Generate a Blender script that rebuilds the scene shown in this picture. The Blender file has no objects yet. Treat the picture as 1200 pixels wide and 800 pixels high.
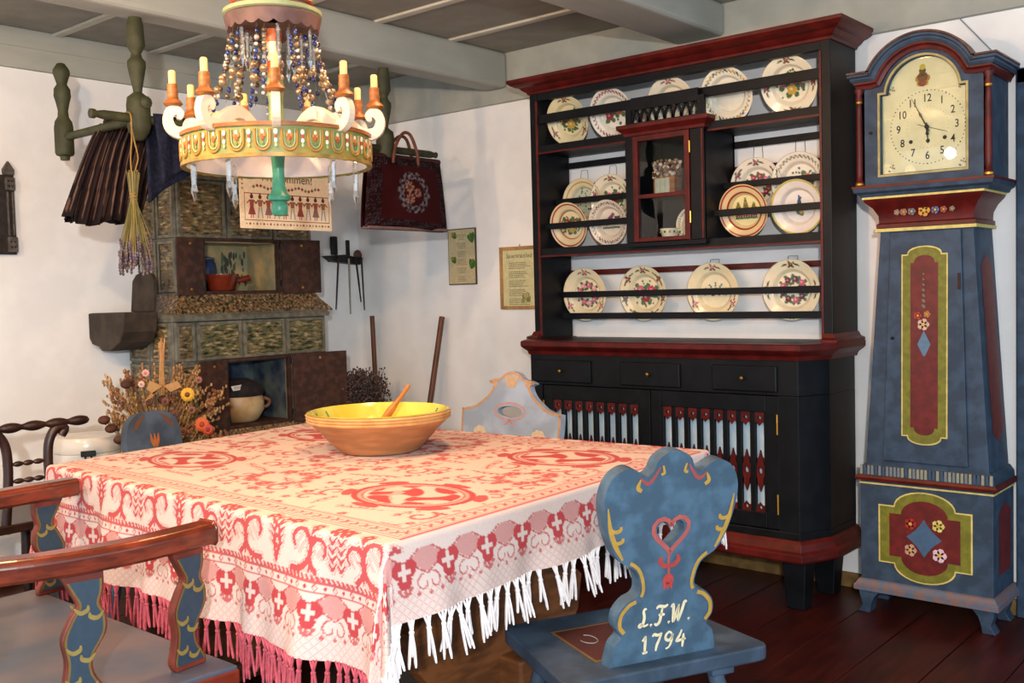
import bpy, math, random
import numpy as np
from mathutils import Matrix, Vector
random.seed(7); np.random.seed(7)
S = bpy.context.scene
COL = S.collection
PI = math.pi

# ------------------------------------------------------------------ camera
H = 1.28
F_PX, YAW, PITCH, ROLL = 1190.25, 0.70639, -0.048257, -0.025377
fw = np.array([-math.sin(YAW)*math.cos(PITCH), math.cos(YAW)*math.cos(PITCH), math.sin(PITCH)])
r0 = np.array([math.cos(YAW), math.sin(YAW), 0.0]); u0 = np.cross(r0, fw)
rt = math.cos(ROLL)*r0 + math.sin(ROLL)*u0
up = -math.sin(ROLL)*r0 + math.cos(ROLL)*u0
cam = bpy.data.cameras.new('camera'); co = bpy.data.objects.new('camera', cam); COL.objects.link(co)
cam.sensor_width = 36; cam.lens = 36*F_PX/1200; cam.clip_start = 0.05; cam.clip_end = 100
mw = Matrix.Identity(4)
for i in range(3):
    mw[i][0] = rt[i]; mw[i][1] = up[i]; mw[i][2] = -fw[i]
mw[2][3] = H
co.matrix_world = mw
S.camera = co
def at(x, y, X=None, Y=None, Z=None):
    """photo pixel -> point on the plane X=, Y= or Z="""
    d = fw + rt*(x-600)/F_PX - up*(y-400)/F_PX
    if X is not None: t = X/d[0]
    elif Y is not None: t = Y/d[1]
    else: t = (Z-H)/d[2]
    return Vector((d[0]*t, d[1]*t, H+d[2]*t))

# ------------------------------------------------------------------ light and exposure
S.view_settings.view_transform = 'Standard'; S.view_settings.look = 'None'
S.view_settings.exposure = 0.72; S.view_settings.gamma = 1.0; S.view_settings.use_curve_mapping = False
W = bpy.data.worlds.new('daylight'); S.world = W; W.use_nodes = True
W.node_tree.nodes['Background'].inputs[0].default_value = (0.66, 0.82, 1.0, 1)
W.node_tree.nodes['Background'].inputs[1].default_value = 1.15
def lamp(name, kind, loc, energy, color, size=0.1, rot=None):
    l = bpy.data.lights.new(name, kind); l.energy = energy; l.color = color
    if kind == 'AREA': l.size = size
    elif kind != 'SUN': l.shadow_soft_size = size
    o = bpy.data.objects.new(name, l); o.location = loc
    if rot: o.rotation_euler = rot
    COL.objects.link(o); return o
lamp('flash', 'POINT', (0.45, -0.62, 1.62), 225, (1.0, 0.97, 0.95), 0.05)       # photographer's flash, just behind and above the camera
lamp('ceiling_lamp', 'AREA', (-1.95, 2.15, 2.5), 12, (1.0, 0.48, 0.20), 0.3)          # warm ceiling lamp over the table
lamp('hanging_lamp', 'POINT', (-2.165, 0.7, 2.126), 48, (1.0, 0.60, 0.30), 0.035)            # warm room lamp on the window side
lamp('left_fill', 'POINT', (-3.1, 0.15, 2.3), 46, (1.0, 0.66, 0.38), 0.05)                   # added fill with no known fixture, warms the left wall and stove

# ------------------------------------------------------------------ helpers
def lin(c):
    return tuple(((v/255)/12.92 if v/255 <= 0.04045 else ((v/255+0.055)/1.055)**2.4) for v in c)
MATS = {}
def mat(name, col, rough=0.55, var=0.12, scale=18.0, bump=0.0, metal=0.0, spec=0.4, attr=False, col2=None,
        stretch=None, mixlo=0.42, mixhi=0.62, emit=0.0, detail=5.0, bscale=None):
    if name in MATS: return MATS[name]
    m = bpy.data.materials.new(name); m.use_nodes = True; nt = m.node_tree; n = nt.nodes
    b = n['Principled BSDF']; b.inputs['Roughness'].default_value = rough; b.inputs['Metallic'].default_value = metal
    b.inputs['Specular IOR Level'].default_value = spec
    tc = n.new('ShaderNodeTexCoord'); src = tc.outputs['Object']
    if stretch:
        mp = n.new('ShaderNodeMapping'); mp.inputs['Scale'].default_value = stretch
        nt.links.new(src, mp.inputs['Vector']); src = mp.outputs['Vector']
    nz = n.new('ShaderNodeTexNoise'); nz.inputs['Scale'].default_value = scale; nz.inputs['Detail'].default_value = detail
    nt.links.new(src, nz.inputs['Vector'])
    rp = n.new('ShaderNodeValToRGB'); c = lin(col)
    rp.color_ramp.elements[0].position = mixlo; rp.color_ramp.elements[1].position = mixhi
    if attr: lo, hi = (1-var,)*3, (1.0,)*3
    elif col2: lo, hi = c, lin(col2)
    else: lo, hi = tuple(v*(1-var) for v in c), tuple(min(1, v*(1+var)) for v in c)
    rp.color_ramp.elements[0].color = (*lo, 1); rp.color_ramp.elements[1].color = (*hi, 1)
    nt.links.new(nz.outputs['Fac'], rp.inputs['Fac'])
    out = rp.outputs['Color']
    if attr:
        a = n.new('ShaderNodeVertexColor'); a.layer_name = 'Col'
        mx = n.new('ShaderNodeMix'); mx.data_type = 'RGBA'; mx.blend_type = 'MULTIPLY'; mx.inputs['Factor'].default_value = 1
        nt.links.new(a.outputs['Color'], mx.inputs[6]); nt.links.new(out, mx.inputs[7]); out = mx.outputs[2]
    nt.links.new(out, b.inputs['Base Color'])
    if emit:
        nt.links.new(out, b.inputs['Emission Color']); b.inputs['Emission Strength'].default_value = emit
    if bump:
        bn = n.new('ShaderNodeBump'); bn.inputs['Strength'].default_value = bump; bn.inputs['Distance'].default_value = 0.004
        if bscale:
            n2 = n.new('ShaderNodeTexNoise'); n2.inputs['Scale'].default_value = bscale; n2.inputs['Detail'].default_value = 4
            nt.links.new(src, n2.inputs['Vector']); nt.links.new(n2.outputs['Fac'], bn.inputs['Height'])
        else: nt.links.new(nz.outputs['Fac'], bn.inputs['Height'])
        nt.links.new(bn.outputs['Normal'], b.inputs['Normal'])
    MATS[name] = m; return m

class MB:
    """collects shapes for one mesh object"""
    def __init__(s, m=None): s.v = []; s.f = []; s.c = []; s.m = m or Matrix.Identity(4)
    def add(s, vs, fs, col=None):
        k = len(s.v)
        for p in vs: s.v.append(tuple(s.m @ Vector(p)))
        for f in fs: s.f.append([i+k for i in f])
        s.c += [lin(col) if col else (1, 1, 1)]*len(vs); return s
    def box(s, x0, x1, y0, y1, z0, z1, col=None):
        return s.add([(x0,y0,z0),(x1,y0,z0),(x1,y1,z0),(x0,y1,z0),(x0,y0,z1),(x1,y0,z1),(x1,y1,z1),(x0,y1,z1)],
            [(0,3,2,1),(4,5,6,7),(0,1,5,4),(1,2,6,5),(2,3,7,6),(3,0,4,7)], col)
    def prism(s, pts, a, b, ax='z', col=None):
        g = {'z': lambda p, h: (p[0], p[1], h), 'y': lambda p, h: (p[0], h, p[1]), 'x': lambda p, h: (h, p[0], p[1])}[ax]
        n = len(pts)
        return s.add([g(p, a) for p in pts]+[g(p, b) for p in pts],
            [list(range(n))[::-1], list(range(n, 2*n))]+[(i, (i+1) % n, n+(i+1) % n, n+i) for i in range(n)], col)
    def taper(s, p0, p1, a, b, ax='z', col=None):      # prism with different end outlines
        n = len(p0); g = {'z': lambda p, h: (p[0], p[1], h), 'y': lambda p, h: (p[0], h, p[1]), 'x': lambda p, h: (h, p[0], p[1])}[ax]
        return s.add([g(p, a) for p in p0]+[g(p, b) for p in p1],
            [list(range(n))[::-1], list(range(n, 2*n))]+[(i, (i+1) % n, n+(i+1) % n, n+i) for i in range(n)], col)
    def lathe(s, prof, c=(0,0,0), seg=20, ax='z', col=None, cap=True):
        vs = []; fs = []; n = len(prof)
        for i in range(seg):
            a = 2*PI*i/seg; ca, sa = math.cos(a), math.sin(a)
            for r, z in prof:
                p = {'z': (r*ca, r*sa, z), 'y': (r*ca, z, r*sa), 'x': (z, r*ca, r*sa)}[ax]
                vs.append((p[0]+c[0], p[1]+c[1], p[2]+c[2]))
        for i in range(seg):
            j = (i+1) % seg
            for k in range(n-1): fs.append((i*n+k, j*n+k, j*n+k+1, i*n+k+1))
        if cap:
            if prof[0][0] > 1e-5: fs.append([i*n for i in range(seg)][::-1])
            if prof[-1][0] > 1e-5: fs.append([i*n+n-1 for i in range(seg)])
        return s.add(vs, fs, col)
    def tube(s, pts, r, seg=8, col=None, flat=1.0):
        pts = [Vector(p) for p in pts]; n = len(pts)
        if not hasattr(r, '__len__'): r = [r]*n
        t = (pts[1]-pts[0]).normalized()
        ref = Vector((0,0,1)) if abs(t.z) < 0.9 else Vector((1,0,0))
        nn = t.cross(ref).normalized(); vs = []; fs = []
        for i in range(n):
            t = (pts[min(i+1, n-1)]-pts[max(i-1, 0)])
            if t.length < 1e-9: t = Vector((0,0,1))
            t.normalize(); nn = (nn-t*nn.dot(t)).normalized(); bb = t.cross(nn)
            for k in range(seg):
                a = 2*PI*k/seg; vs.append(pts[i]+nn*(math.cos(a)*r[i])+bb*(math.sin(a)*r[i]*flat))
        for i in range(n-1):
            for k in range(seg):
                l = (k+1) % seg; fs.append((i*seg+k, i*seg+l, (i+1)*seg+l, (i+1)*seg+k))
        fs.append(list(range(seg))[::-1]); fs.append([(n-1)*seg+k for k in range(seg)])
        return s.add([tuple(v) for v in vs], fs, col)
    def ball(s, c, r, seg=10, rings=7, sc=(1,1,1), col=None):
        vs = [(c[0], c[1], c[2]-r*sc[2])]; fs = []
        for j in range(1, rings):
            t = PI*j/rings
            for i in range(seg):
                a = 2*PI*i/seg
                vs.append((c[0]+r*sc[0]*math.sin(t)*math.cos(a), c[1]+r*sc[1]*math.sin(t)*math.sin(a), c[2]-r*sc[2]*math.cos(t)))
        vs.append((c[0], c[1], c[2]+r*sc[2])); L = len(vs)-1
        for i in range(seg):
            j = (i+1) % seg
            fs.append((0, 1+j, 1+i)); fs.append((L, L-seg+i, L-seg+j))
            for k in range(rings-2): fs.append((1+k*seg+i, 1+k*seg+j, 1+(k+1)*seg+j, 1+(k+1)*seg+i))
        return s.add(vs, fs, col)
    def molding(s, path, prof, col=None, closed=False):
        """sweep profile (out, z) along a horizontal path, outward to the right of travel, mitred"""
        P = [Vector((p[0], p[1])) for p in path]; n = len(P); k = len(prof); vs = []; fs = []
        for i in range(n):
            ds = []
            if i > 0 or closed: ds.append((P[i]-P[i-1]).normalized())
            if i < n-1 or closed: ds.append((P[(i+1) % n]-P[i]).normalized())
            ns = [Vector((d.y, -d.x)) for d in ds]
            m = ns[0] if len(ns) == 1 else (ns[0]+ns[1])
            if len(ns) == 2: m = m/(m.dot(ns[0]))
            for o, z in prof: vs.append((P[i].x+m.x*o, P[i].y+m.y*o, z))
        for i in range(n if closed else n-1):
            j = (i+1) % n
            for q in range(k):
                fs.append((i*k+q, i*k+(q+1) % k, j*k+(q+1) % k, j*k+q))
        if not closed: fs.append(list(range(k))); fs.append([(n-1)*k+q for q in range(k)][::-1])
        return s.add(vs, fs, col)
    def ribbon(s, pts, w, y, th=0.0015, col=None):
        """painted line: flat strip in the local x-z plane, proud of y by th (signed)"""
        n = len(pts); w = w if hasattr(w, '__len__') else [w]*n; L = []; R = []
        if 3 <= n <= 6:
            sm = catmull([(p[0], p[1], q) for p, q in zip(pts, w)], 5); pts = [(p.x, p.y) for p in sm]; w = [p.z for p in sm]; n = len(pts)
        for i in range(n):
            a = Vector(pts[max(i-1, 0)]); b = Vector(pts[min(i+1, n-1)]); d = b-a
            if d.length < 1e-9: d = Vector((1, 0))
            d.normalize(); nn = Vector((-d.y, d.x))*w[i]/2; p = Vector(pts[i]); L.append(p+nn); R.append(p-nn)
        vs = [(p.x, y+th, p.y) for p in L]+[(p.x, y+th, p.y) for p in R]
        return s.add(vs, [(i, i+1, n+i+1, n+i) for i in range(n-1)], col)
    def disc(s, x, z, r, y, col, n=9, sx=1.0, ang=0.0):
        vs = []
        for i in range(n):
            a = 2*PI*i/n; dx, dz = r*sx*math.cos(a), r*math.sin(a)
            vs.append((x+dx*math.cos(ang)-dz*math.sin(ang), y, z+dx*math.sin(ang)+dz*math.cos(ang)))
        return s.add(vs, [list(range(n))], col)
    def build(s, name, m, parent=None, smooth=False, bevel=0.0, colors=False, loc=None, seg=2):
        me = bpy.data.meshes.new(name); me.from_pydata(s.v, [], s.f); me.update()
        if colors:
            ca = me.color_attributes.new('Col', 'FLOAT_COLOR', 'POINT')
            arr = np.ones((len(s.v), 4), dtype=np.float32); arr[:, :3] = np.array(s.c, dtype=np.float32); ca.data.foreach_set('color', arr.ravel())
        if smooth:
            me.polygons.foreach_set('use_smooth', [True]*len(me.polygons))
        me.materials.append(m)
        o = bpy.data.objects.new(name, me); COL.objects.link(o)
        if parent: o.parent = parent
        if loc is not None: o.location = loc
        if bevel:
            b = o.modifiers.new('bevel', 'BEVEL'); b.width = bevel; b.segments = seg; b.limit_method = 'ANGLE'; b.angle_limit = math.radians(40)
        if smooth:
            me.set_sharp_from_angle(angle=math.radians(48))
        return o
def tag(o, label, cat, group=None):
    o['label'] = label; o['category'] = cat
    if group: o['group'] = group
    return o
def thing(name, label, cat, loc=(0,0,0), rz=0.0, group=None):
    o = bpy.data.objects.new(name, None); COL.objects.link(o); o.empty_display_size = 0.1
    o.location = loc; o.rotation_euler = (0, 0, rz)
    return tag(o, label, cat, group)
def struct(o, label=None, cat=None):
    o['kind'] = 'structure'
    if label: o['label'] = label
    if cat: o['category'] = cat
    return o
def inst(o, parent, loc=None, rot=None, scale=None, name=None):
    c = o.copy(); COL.objects.link(c); c.parent = parent
    if name: c.name = name
    if loc is not None: c.location = loc
    if rot is not None: c.rotation_euler = rot
    if scale is not None: c.scale = scale
    return c
def catmull(P, n=6, closed=False):
    P = [Vector(p) for p in P]; out = []; N = len(P)
    for i in range(N if closed else N-1):
        if closed: a, b, c, d = P[(i-1) % N], P[i], P[(i+1) % N], P[(i+2) % N]
        else: a, b, c, d = P[max(i-1, 0)], P[i], P[i+1], P[min(i+2, N-1)]
        for k in range(n):
            t = k/n
            out.append(0.5*((2*b)+(c-a)*t+(2*a-5*b+4*c-d)*t*t+(3*b-a-3*c+d)*t**3))
    if not closed: out.append(P[-1])
    return out
def text_mb(body, size, shear=0.0, bold=0.0):
    cu = bpy.data.curves.new('lettering', 'FONT'); cu.body = body; cu.size = size; cu.shear = shear; cu.align_x = 'CENTER'; cu.align_y = 'CENTER'
    cu.offset = bold; cu.resolution_u = 3
    o = bpy.data.objects.new('lettering', cu); COL.objects.link(o)
    dg = bpy.context.evaluated_depsgraph_get(); me = bpy.data.meshes.new_from_object(o.evaluated_get(dg))
    v = [tuple(x.co) for x in me.vertices]; f = [tuple(p.vertices) for p in me.polygons]
    bpy.data.objects.remove(o); bpy.data.curves.remove(cu); bpy.data.meshes.remove(me)
    return v, f

# ------------------------------------------------------------------ materials
m_wall = mat('limewash', (242, 242, 240), 0.9, 0.03, 6, bump=0.15, bscale=60)
m_grey = mat('grey paint', (168, 170, 160), 0.75, 0.06, 9, bump=0.15, stretch=(1, .3, 1))
m_ceil = mat('ceiling boards', (150, 146, 134), 0.8, 0.07, 8, bump=0.15)
m_batten = mat('batten paint', (200, 196, 180), 0.7, 0.05)
m_floor = mat('red brown planks', (62, 18, 12), 0.38, 0.35, 5, bump=0.1, stretch=(6, .6, 6))
m_base = mat('ochre baseboard', (120, 92, 48), 0.7, 0.3, 14)
m_black = mat('blue black paint', (15, 18, 22), 0.45, 0.25, 14, bump=0.1, spec=0.2)
m_red = mat('oxblood paint', (84, 20, 16), 0.42, 0.25, 16, bump=0.08, spec=0.3)
m_red2 = mat('oxblood panel', (98, 26, 24), 0.5, 0.2, 30)
m_paleblue = mat('pale blue panel', (196, 222, 238), 0.8, 0.05)
m_brass = mat('brass', (190, 140, 60), 0.35, 0.15, metal=0.9)
m_blue = mat('old blue paint', (66, 92, 112), 0.55, 0.2, 22, bump=0.12, spec=0.3)
m_blue2 = mat('clock blue paint', (50, 68, 88), 0.55, 0.22, 20, bump=0.1, spec=0.3)
m_paint = mat('painted decoration', (255, 255, 255), 0.55, 0.12, 60, attr=True)
m_gloss = mat('glazed paint', (255, 255, 255), 0.18, 0.05, 30, attr=True, spec=0.5)
m_green = mat('olive paint', (112, 112, 34), 0.55, 0.15, 40)
m_yellow = mat('yellow line paint', (205, 190, 110), 0.55, 0.12, 40)
m_dial = mat('dial enamel', (232, 222, 178), 0.35, 0.06, 14)
m_ink = mat('ink', (28, 26, 26), 0.6, 0.1)
m_wood = mat('brown table wood', (104, 62, 30), 0.5, 0.3, 8, bump=0.2, stretch=(1, 1, 5))
m_rail = mat('polished rail wood', (104, 40, 20), 0.22, 0.35, 6, bump=0.06, spec=0.6, stretch=(2, 2, 8))
m_dark = mat('dark turned wood', (52, 30, 22), 0.35, 0.25, 14, spec=0.5)
m_boxwood = mat('aged box wood', (60, 50, 40), 0.75, 0.3, 12, bump=0.25)
m_rack = mat('green rack paint', (60, 62, 38), 0.65, 0.2, 18, bump=0.15)
m_iron = mat('black iron', (28, 26, 26), 0.5, 0.3, 20, metal=0.3, bump=0.2)
m_rust = mat('rusty iron door', (64, 38, 26), 0.75, 0.35, 30, bump=0.2)
m_grout = mat('stove glaze frame', (112, 108, 92), 0.45, 0.25, 30, bump=0.2)
m_candle = mat('candle', (232, 190, 122), 0.5, 0.04, emit=0.12)
m_stick = mat('orange wood', (146, 88, 40), 0.45, 0.3, 20, stretch=(1, 1, 4))
m_white = mat('ivory paint', (224, 206, 180), 0.5, 0.05)
m_cloth = mat('woven cloth', (255, 255, 255), 0.9, 0.06, 240, attr=True, bump=0.12, spec=0.1)
m_fringe_w = mat('white cotton fringe', (236, 232, 232), 0.95, 0.06, 60, spec=0.1)
m_fringe_r = mat('rose cotton fringe', (196, 92, 104), 0.95, 0.2, 60, spec=0.1)
def glass_mat(name, tint, alpha, rough=0.04):
    m = bpy.data.materials.new(name); m.use_nodes = True; nt = m.node_tree; n = nt.nodes; n.remove(n['Principled BSDF'])
    t = n.new('ShaderNodeBsdfTransparent'); t.inputs[0].default_value = (*tint, 1); g = n.new('ShaderNodeBsdfGlossy'); g.inputs['Roughness'].default_value = rough
    x = n.new('ShaderNodeMixShader'); x.inputs[0].default_value = alpha
    nt.links.new(t.outputs[0], x.inputs[1]); nt.links.new(g.outputs[0], x.inputs[2]); nt.links.new(x.outputs[0], n['Material Output'].inputs['Surface'])
    return m
m_pane = glass_mat('old window glass', (0.93, 0.95, 0.94), 0.025, 0.0)
m_crystal = glass_mat('crystal', (0.92, 0.93, 0.9), 0.35)

# ------------------------------------------------------------------ room
XL, YB, ZC = -4.76, 4.15, 2.54
fl = struct(MB().box(XL-0.1, 2.6, -2.2, YB+0.1, -0.10, -0.012).build('floor', m_floor))
pw = 0.215; k = 0; x = XL
pk = None
while x < 1.6:
    if pk is None:
        pk = MB().box(0, pw-0.004, -2.2, YB, -0.012, 0.0).build('plank', m_floor, fl, bevel=0.0015, seg=1); pk.location = (x, 0, 0)
    else: inst(pk, fl, (x, 0, -0.0004*(k % 3)))
    x += pw; k += 1
struct(MB().box(XL-0.15, XL, -2.2, YB+0.15, -0.1, 2.7).build('wall_left', m_wall))
struct(MB().box(XL, 2.6, YB, YB+0.15, -0.1, 2.7).build('wall_back', m_wall))
ce = struct(MB().box(XL-0.15, 2.6, -2.2, YB+0.15, ZC, ZC+0.12).build('ceiling', m_ceil))
bt = None
for i, y in enumerate([-0.66, -0.17, 0.32, 0.81, 1.31, 1.82, 2.31, 2.80, 3.22, 3.71]):
    if bt is None: bt = MB().box(XL+0.03, 2.6, -0.022, 0.022, ZC-0.012, ZC).build('batten', m_batten, ce, bevel=0.003, seg=1); bt.location = (0, y, 0)
    else: inst(bt, ce, (0, y, 0))
# wall plates (frieze boards) and beams
f1 = struct(MB().box(XL, XL+0.03, -2.2, YB, 2.36, ZC).box(XL, XL+0.036, -2.2, YB, 2.455, ZC).build('trim_1', m_grey, bevel=0.004))
struct(MB().box(XL+0.04, 2.6, YB-0.03, YB, 2.285, ZC).build('trim_2', m_grey, bevel=0.004))
struct(MB().box(-3.65, -3.50, -2.2, YB-0.03, 2.355, ZC).build('trim_3', m_grey, bevel=0.022, seg=3))
struct(MB().box(-2.475, -2.225, -2.2, YB-0.03, 2.395, ZC).build('trim_4', m_grey, bevel=0.02, seg=3))
struct(MB().box(-0.9, -0.65, -2.2, YB-0.03, 2.395, ZC).build('trim_5', m_grey, bevel=0.02, seg=3))
struct(MB().box(XL, -1.035, YB-0.018, YB, 0, 0.062).build('baseboard_back', m_base, bevel=0.003))
struct(MB().box(XL, XL+0.018, -2.2, YB-0.02, 0, 0.062).build('baseboard_left', m_base, bevel=0.003))


dr = struct(MB().box(-1.03, -0.93, YB-0.035, YB, 0, 2.06).box(-0.03, 0.07, YB-0.035, YB, 0, 2.06).box(-1.03, 0.07, YB-0.035, YB, 2.0, 2.06).build('door_1', m_blue2, bevel=0.006))
dlf = MB().box(-0.93, -0.03, YB-0.015, YB, 0.005, 2.0).build('door_leaf', m_blue2, dr, bevel=0.003)
for (z0, z1) in ((.18, .80), (.95, 1.85)): MB().box(-0.80, -0.16, YB-0.027, YB-0.015, z0, z1).build('door_panel', m_blue2, dlf, bevel=0.010)
MB().lathe([(.02, 0), (.02, -.006), (.008, -.01), (.008, -.03), (.022, -.035), (.02, -.05), (0, -.054)], (-.11, YB-.015, .98), 14, 'y').build('door_knob', m_iron, dlf, True)

# ------------------------------------------------------------------ dresser
D = thing('plate_dresser', 'tall blue-black and oxblood dresser with plate rack, three drawers and slatted doors', 'dresser', (-2.4, 3.93, 0))
DO = Vector((-2.4, 3.93, 0))
def dmb(): return MB(Matrix.Translation(-DO))
hx0, hx1, hy0, hy1 = -3.16, -1.64, 3.88, 4.135
# base
foot = [(-3.06, 3.72), (-1.715, 3.72), (-1.65, 3.865), (-1.65, 4.125), (-3.14, 4.125), (-3.14, 3.85)]
dmb().prism(foot, 0.845, 0.99).build('drawer_case', m_black, D, bevel=0.003)
dmb().prism(foot, 0.25, 0.305).build('bottom_board', m_black, D, bevel=0.003)
dmb().prism([(-1.80, 3.72), (-1.715, 3.72), (-1.65, 3.865), (-1.65, 4.125), (-1.68, 4.125), (-1.68, 3.88), (-1.80, 3.79)], 0.305, 0.845).build('corner_post', m_black, D, bevel=0.002)
dmb().prism([(-3.06, 3.72), (-2.995, 3.72), (-2.995, 3.79), (-3.11, 3.88), (-3.11, 4.125), (-3.14, 4.125), (-3.14, 3.85)], 0.305, 0.845).build('corner_post', m_black, D, bevel=0.002)
dmb().box(-3.0, -1.79, 3.772, 3.787, 0.305, 0.845).build('back_panel', m_paleblue, D)
for (p0, p1) in [((-1.775, 3.715), (-1.70, 3.80)), ((-1.765, 3.98), (-1.69, 4.06)), ((-3.09, 3.74), (-3.01, 3.82)), ((-3.09, 3.98), (-3.01, 4.06))]:
    cx, cy = (p0[0]+p1[0])/2, (p0[1]+p1[1])/2
    sq = lambda h: [(cx-h, cy-h), (cx+h, cy-h), (cx+h, cy+h), (cx-h, cy+h)]
    dmb().taper(sq(0.036), sq(0.05), 0, 0.20).build('foot', m_black, D, bevel=0.004)
path = [(-3.14, 4.125), (-3.14, 3.85), (-3.06, 3.72), (-1.715, 3.72), (-1.65, 3.865), (-1.65, 4.125)]
dmb().molding(path, [(-0.03, 0.19), (0.03, 0.19), (0.036, 0.20), (0.036, 0.225), (0.022, 0.235), (0.014, 0.262), (0.004, 0.275), (-0.03, 0.275)]).build('plinth_molding', m_red, D, bevel=0.002)
dmb().molding(path, [(-0.05, 0.985), (0.008, 0.985), (0.014, 1.002), (0.030, 1.014), (0.036, 1.018), (0.044, 1.026), (0.044, 1.046), (0.038, 1.050), (-0.05, 1.050)]).build('worktop_molding', m_red, D, bevel=0.0015)
dmb().prism(foot, 0.992, 1.0485).build('worktop', m_black, D)
for (a, b) in [(-3.035, -2.705), (-2.545, -2.24), (-2.09, -1.80)]:
    dw = dmb().box(a, b, 3.708, 3.722, 0.858, 0.962).build('drawer', m_black, D, bevel=0.006)
    MB(Matrix.Translation(-DO)).lathe([(0.003, 0.0), (0.003, -0.008), (0.008, -0.011), (0.007, -0.017), (0, -0.019)], ((a+b)/2, 3.708, 0.912), 12, 'y').build('knob', m_brass, dw, True)
# slatted doors
bar = None; ros = None
for (a, b) in [(-2.993, -2.402), (-2.398, -1.802)]:
    d = dmb().box(a, a+0.05, 3.728, 3.752, 0.308, 0.842).box(b-0.055, b, 3.728, 3.752, 0.308, 0.842).box(a+.05, b-.055, 3.728, 3.752, 0.775, 0.842).box(a+.05, b-.055, 3.728, 3.752, 0.308, 0.37).build('door', m_black, D, bevel=0.003)
    n = 8; p = (b-a-0.105)/n; x0 = a+0.05
    for i in range(n+1):
        xx = x0+i*p
        if bar is None:
            bar = MB().box(-0.0115, 0.0115, -0.011, 0.009, 0.37, 0.775).build('slat', m_black, d, bevel=0.002, seg=1); o = bar
        else: o = inst(bar, d)
        o.location = (xx-DO.x, 3.742-DO.y, 0)
    # pierced red bands top and bottom, made of a cusped board with holes
    for (z0, z1, sgn) in [(0.722, 0.775, -1), (0.37, 0.405, 1)]:
        mbd = dmb()
        for i in range(n):
            c = x0+(i+.5)*p; h = p/2
            zc = z0+0.03 if sgn < 0 else z1-0.018
            K = 10; ring = []
            for j in range(K): ring.append((c+0.0075*math.cos(2*PI*j/K), zc+0.0075*math.sin(2*PI*j/K)))
            # outline with cusped edge
            if sgn < 0: out = [(c+h, z1), (c-h, z1), (c-h, z0+.004), (c-h*.45, z0+.012), (c, z0-.004), (c+h*.45, z0+.012), (c+h, z0+.004)]
            else: out = [(c-h, z0), (c+h, z0), (c+h, z1-.004), (c+h*.45, z1-.010), (c, z1+.005), (c-h*.45, z1-.010), (c-h, z1-.004)]
            for (s, e, q) in [(3.733, 3.745, 0)]:
                allp = out; M_ = 40; fr = []
                # radial strip between hole and outline
                per = []
                for t in range(M_):
                    an = 2*PI*t/M_; dx, dz = math.cos(an), math.sin(an); best = 1e9
                    for u in range(len(out)):
                        ax_, az_ = out[u][0]-c, out[u][1]-zc; bx_, bz_ = out[(u+1) % len(out)][0]-c, out[(u+1) % len(out)][1]-zc
                        den = dx*(bz_-az_)-dz*(bx_-ax_)
                        if abs(den) < 1e-12: continue
                        tt = (ax_*(bz_-az_)-az_*(bx_-ax_))/den; ss = (ax_*dz-az_*dx)/den
                        if tt > 0 and -1e-6 <= ss <= 1+1e-6: best = min(best, tt)
                    per.append((c+dx*best, zc+dz*best))
                hol = [(c+0.0075*math.cos(2*PI*t/M_), zc+0.0075*math.sin(2*PI*t/M_)) for t in range(M_)]
                vs = [(x, s, z) for x, z in per]+[(x, s, z) for x, z in hol]+[(x, e, z) for x, z in hol]
                fs = []
                for t in range(M_):
                    w = (t+1) % M_; fs.append((t, w, M_+w, M_+t)); fs.append((M_+t, M_+w, 2*M_+w, 2*M_+t))
                mbd.add(vs, fs)
        mbd.build('fret_band', m_red, d)
    for i in range(n):
        c = x0+(i+.5)*p
        if ros is None:
            w = 0.0175; r = MB(); M_ = 28
            prof = [(0, 0.085), (0.006, 0.07), (0.004, 0.062), (0.012, 0.052), (0.017, 0.045), (0.012, 0.036), (w, 0.022), (w, -0.022), (0.012, -0.036), (0.017, -0.045), (0.012, -0.055), (0.005, -0.068), (0, -0.085)]
            full = prof+[(-x, z) for x, z in prof[-2:0:-1]]
            per = []
            for t in range(M_*2):
                an = PI*t/M_; dx, dz = math.cos(an), math.sin(an); best = 1e9
                for u in range(len(full)):
                    ax_, az_ = full[u]; bx_, bz_ = full[(u+1) % len(full)]
                    den = dx*(bz_-az_)-dz*(bx_-ax_)
                    if abs(den) < 1e-12: continue
                    tt = (ax_*(bz_-az_)-az_*(bx_-ax_))/den; ss = (ax_*dz-az_*dx)/den
                    if tt > 0 and -1e-6 <= ss <= 1+1e-6: best = min(best, tt)
                per.append((dx*best, dz*best))
            Kk = len(per); hol = [(0.009*math.cos(PI*t/M_), 0.012*math.sin(PI*t/M_)) for t in range(Kk)]
            vs = [(x, 0, z) for x, z in per]+[(x, 0, z) for x, z in hol]+[(x, .01, z) for x, z in hol]+[(x, .01, z) for x, z in per]; fs = []
            for t in range(Kk):
                u = (t+1) % Kk
                fs += [(t, u, Kk+u, Kk+t), (Kk+t, Kk+u, 2*Kk+u, 2*Kk+t), (3*Kk+t, 3*Kk+u, u, t)]
            ros = r.add(vs, fs).build('rosette', m_red, d); o = ros
        else: o = inst(ros, d)
        o.location = (c-DO.x, 3.736-DO.y, 0.535)
    hx = a+0.004 if a < -2.9 else b-0.004
    for hz in (0.72, 0.40):
        MB(Matrix.Translation(-DO)).tube([(hx, 3.722, hz-0.03), (hx, 3.722, hz+0.05)], 0.0045, 8).build('hinge', m_brass, d)
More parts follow.
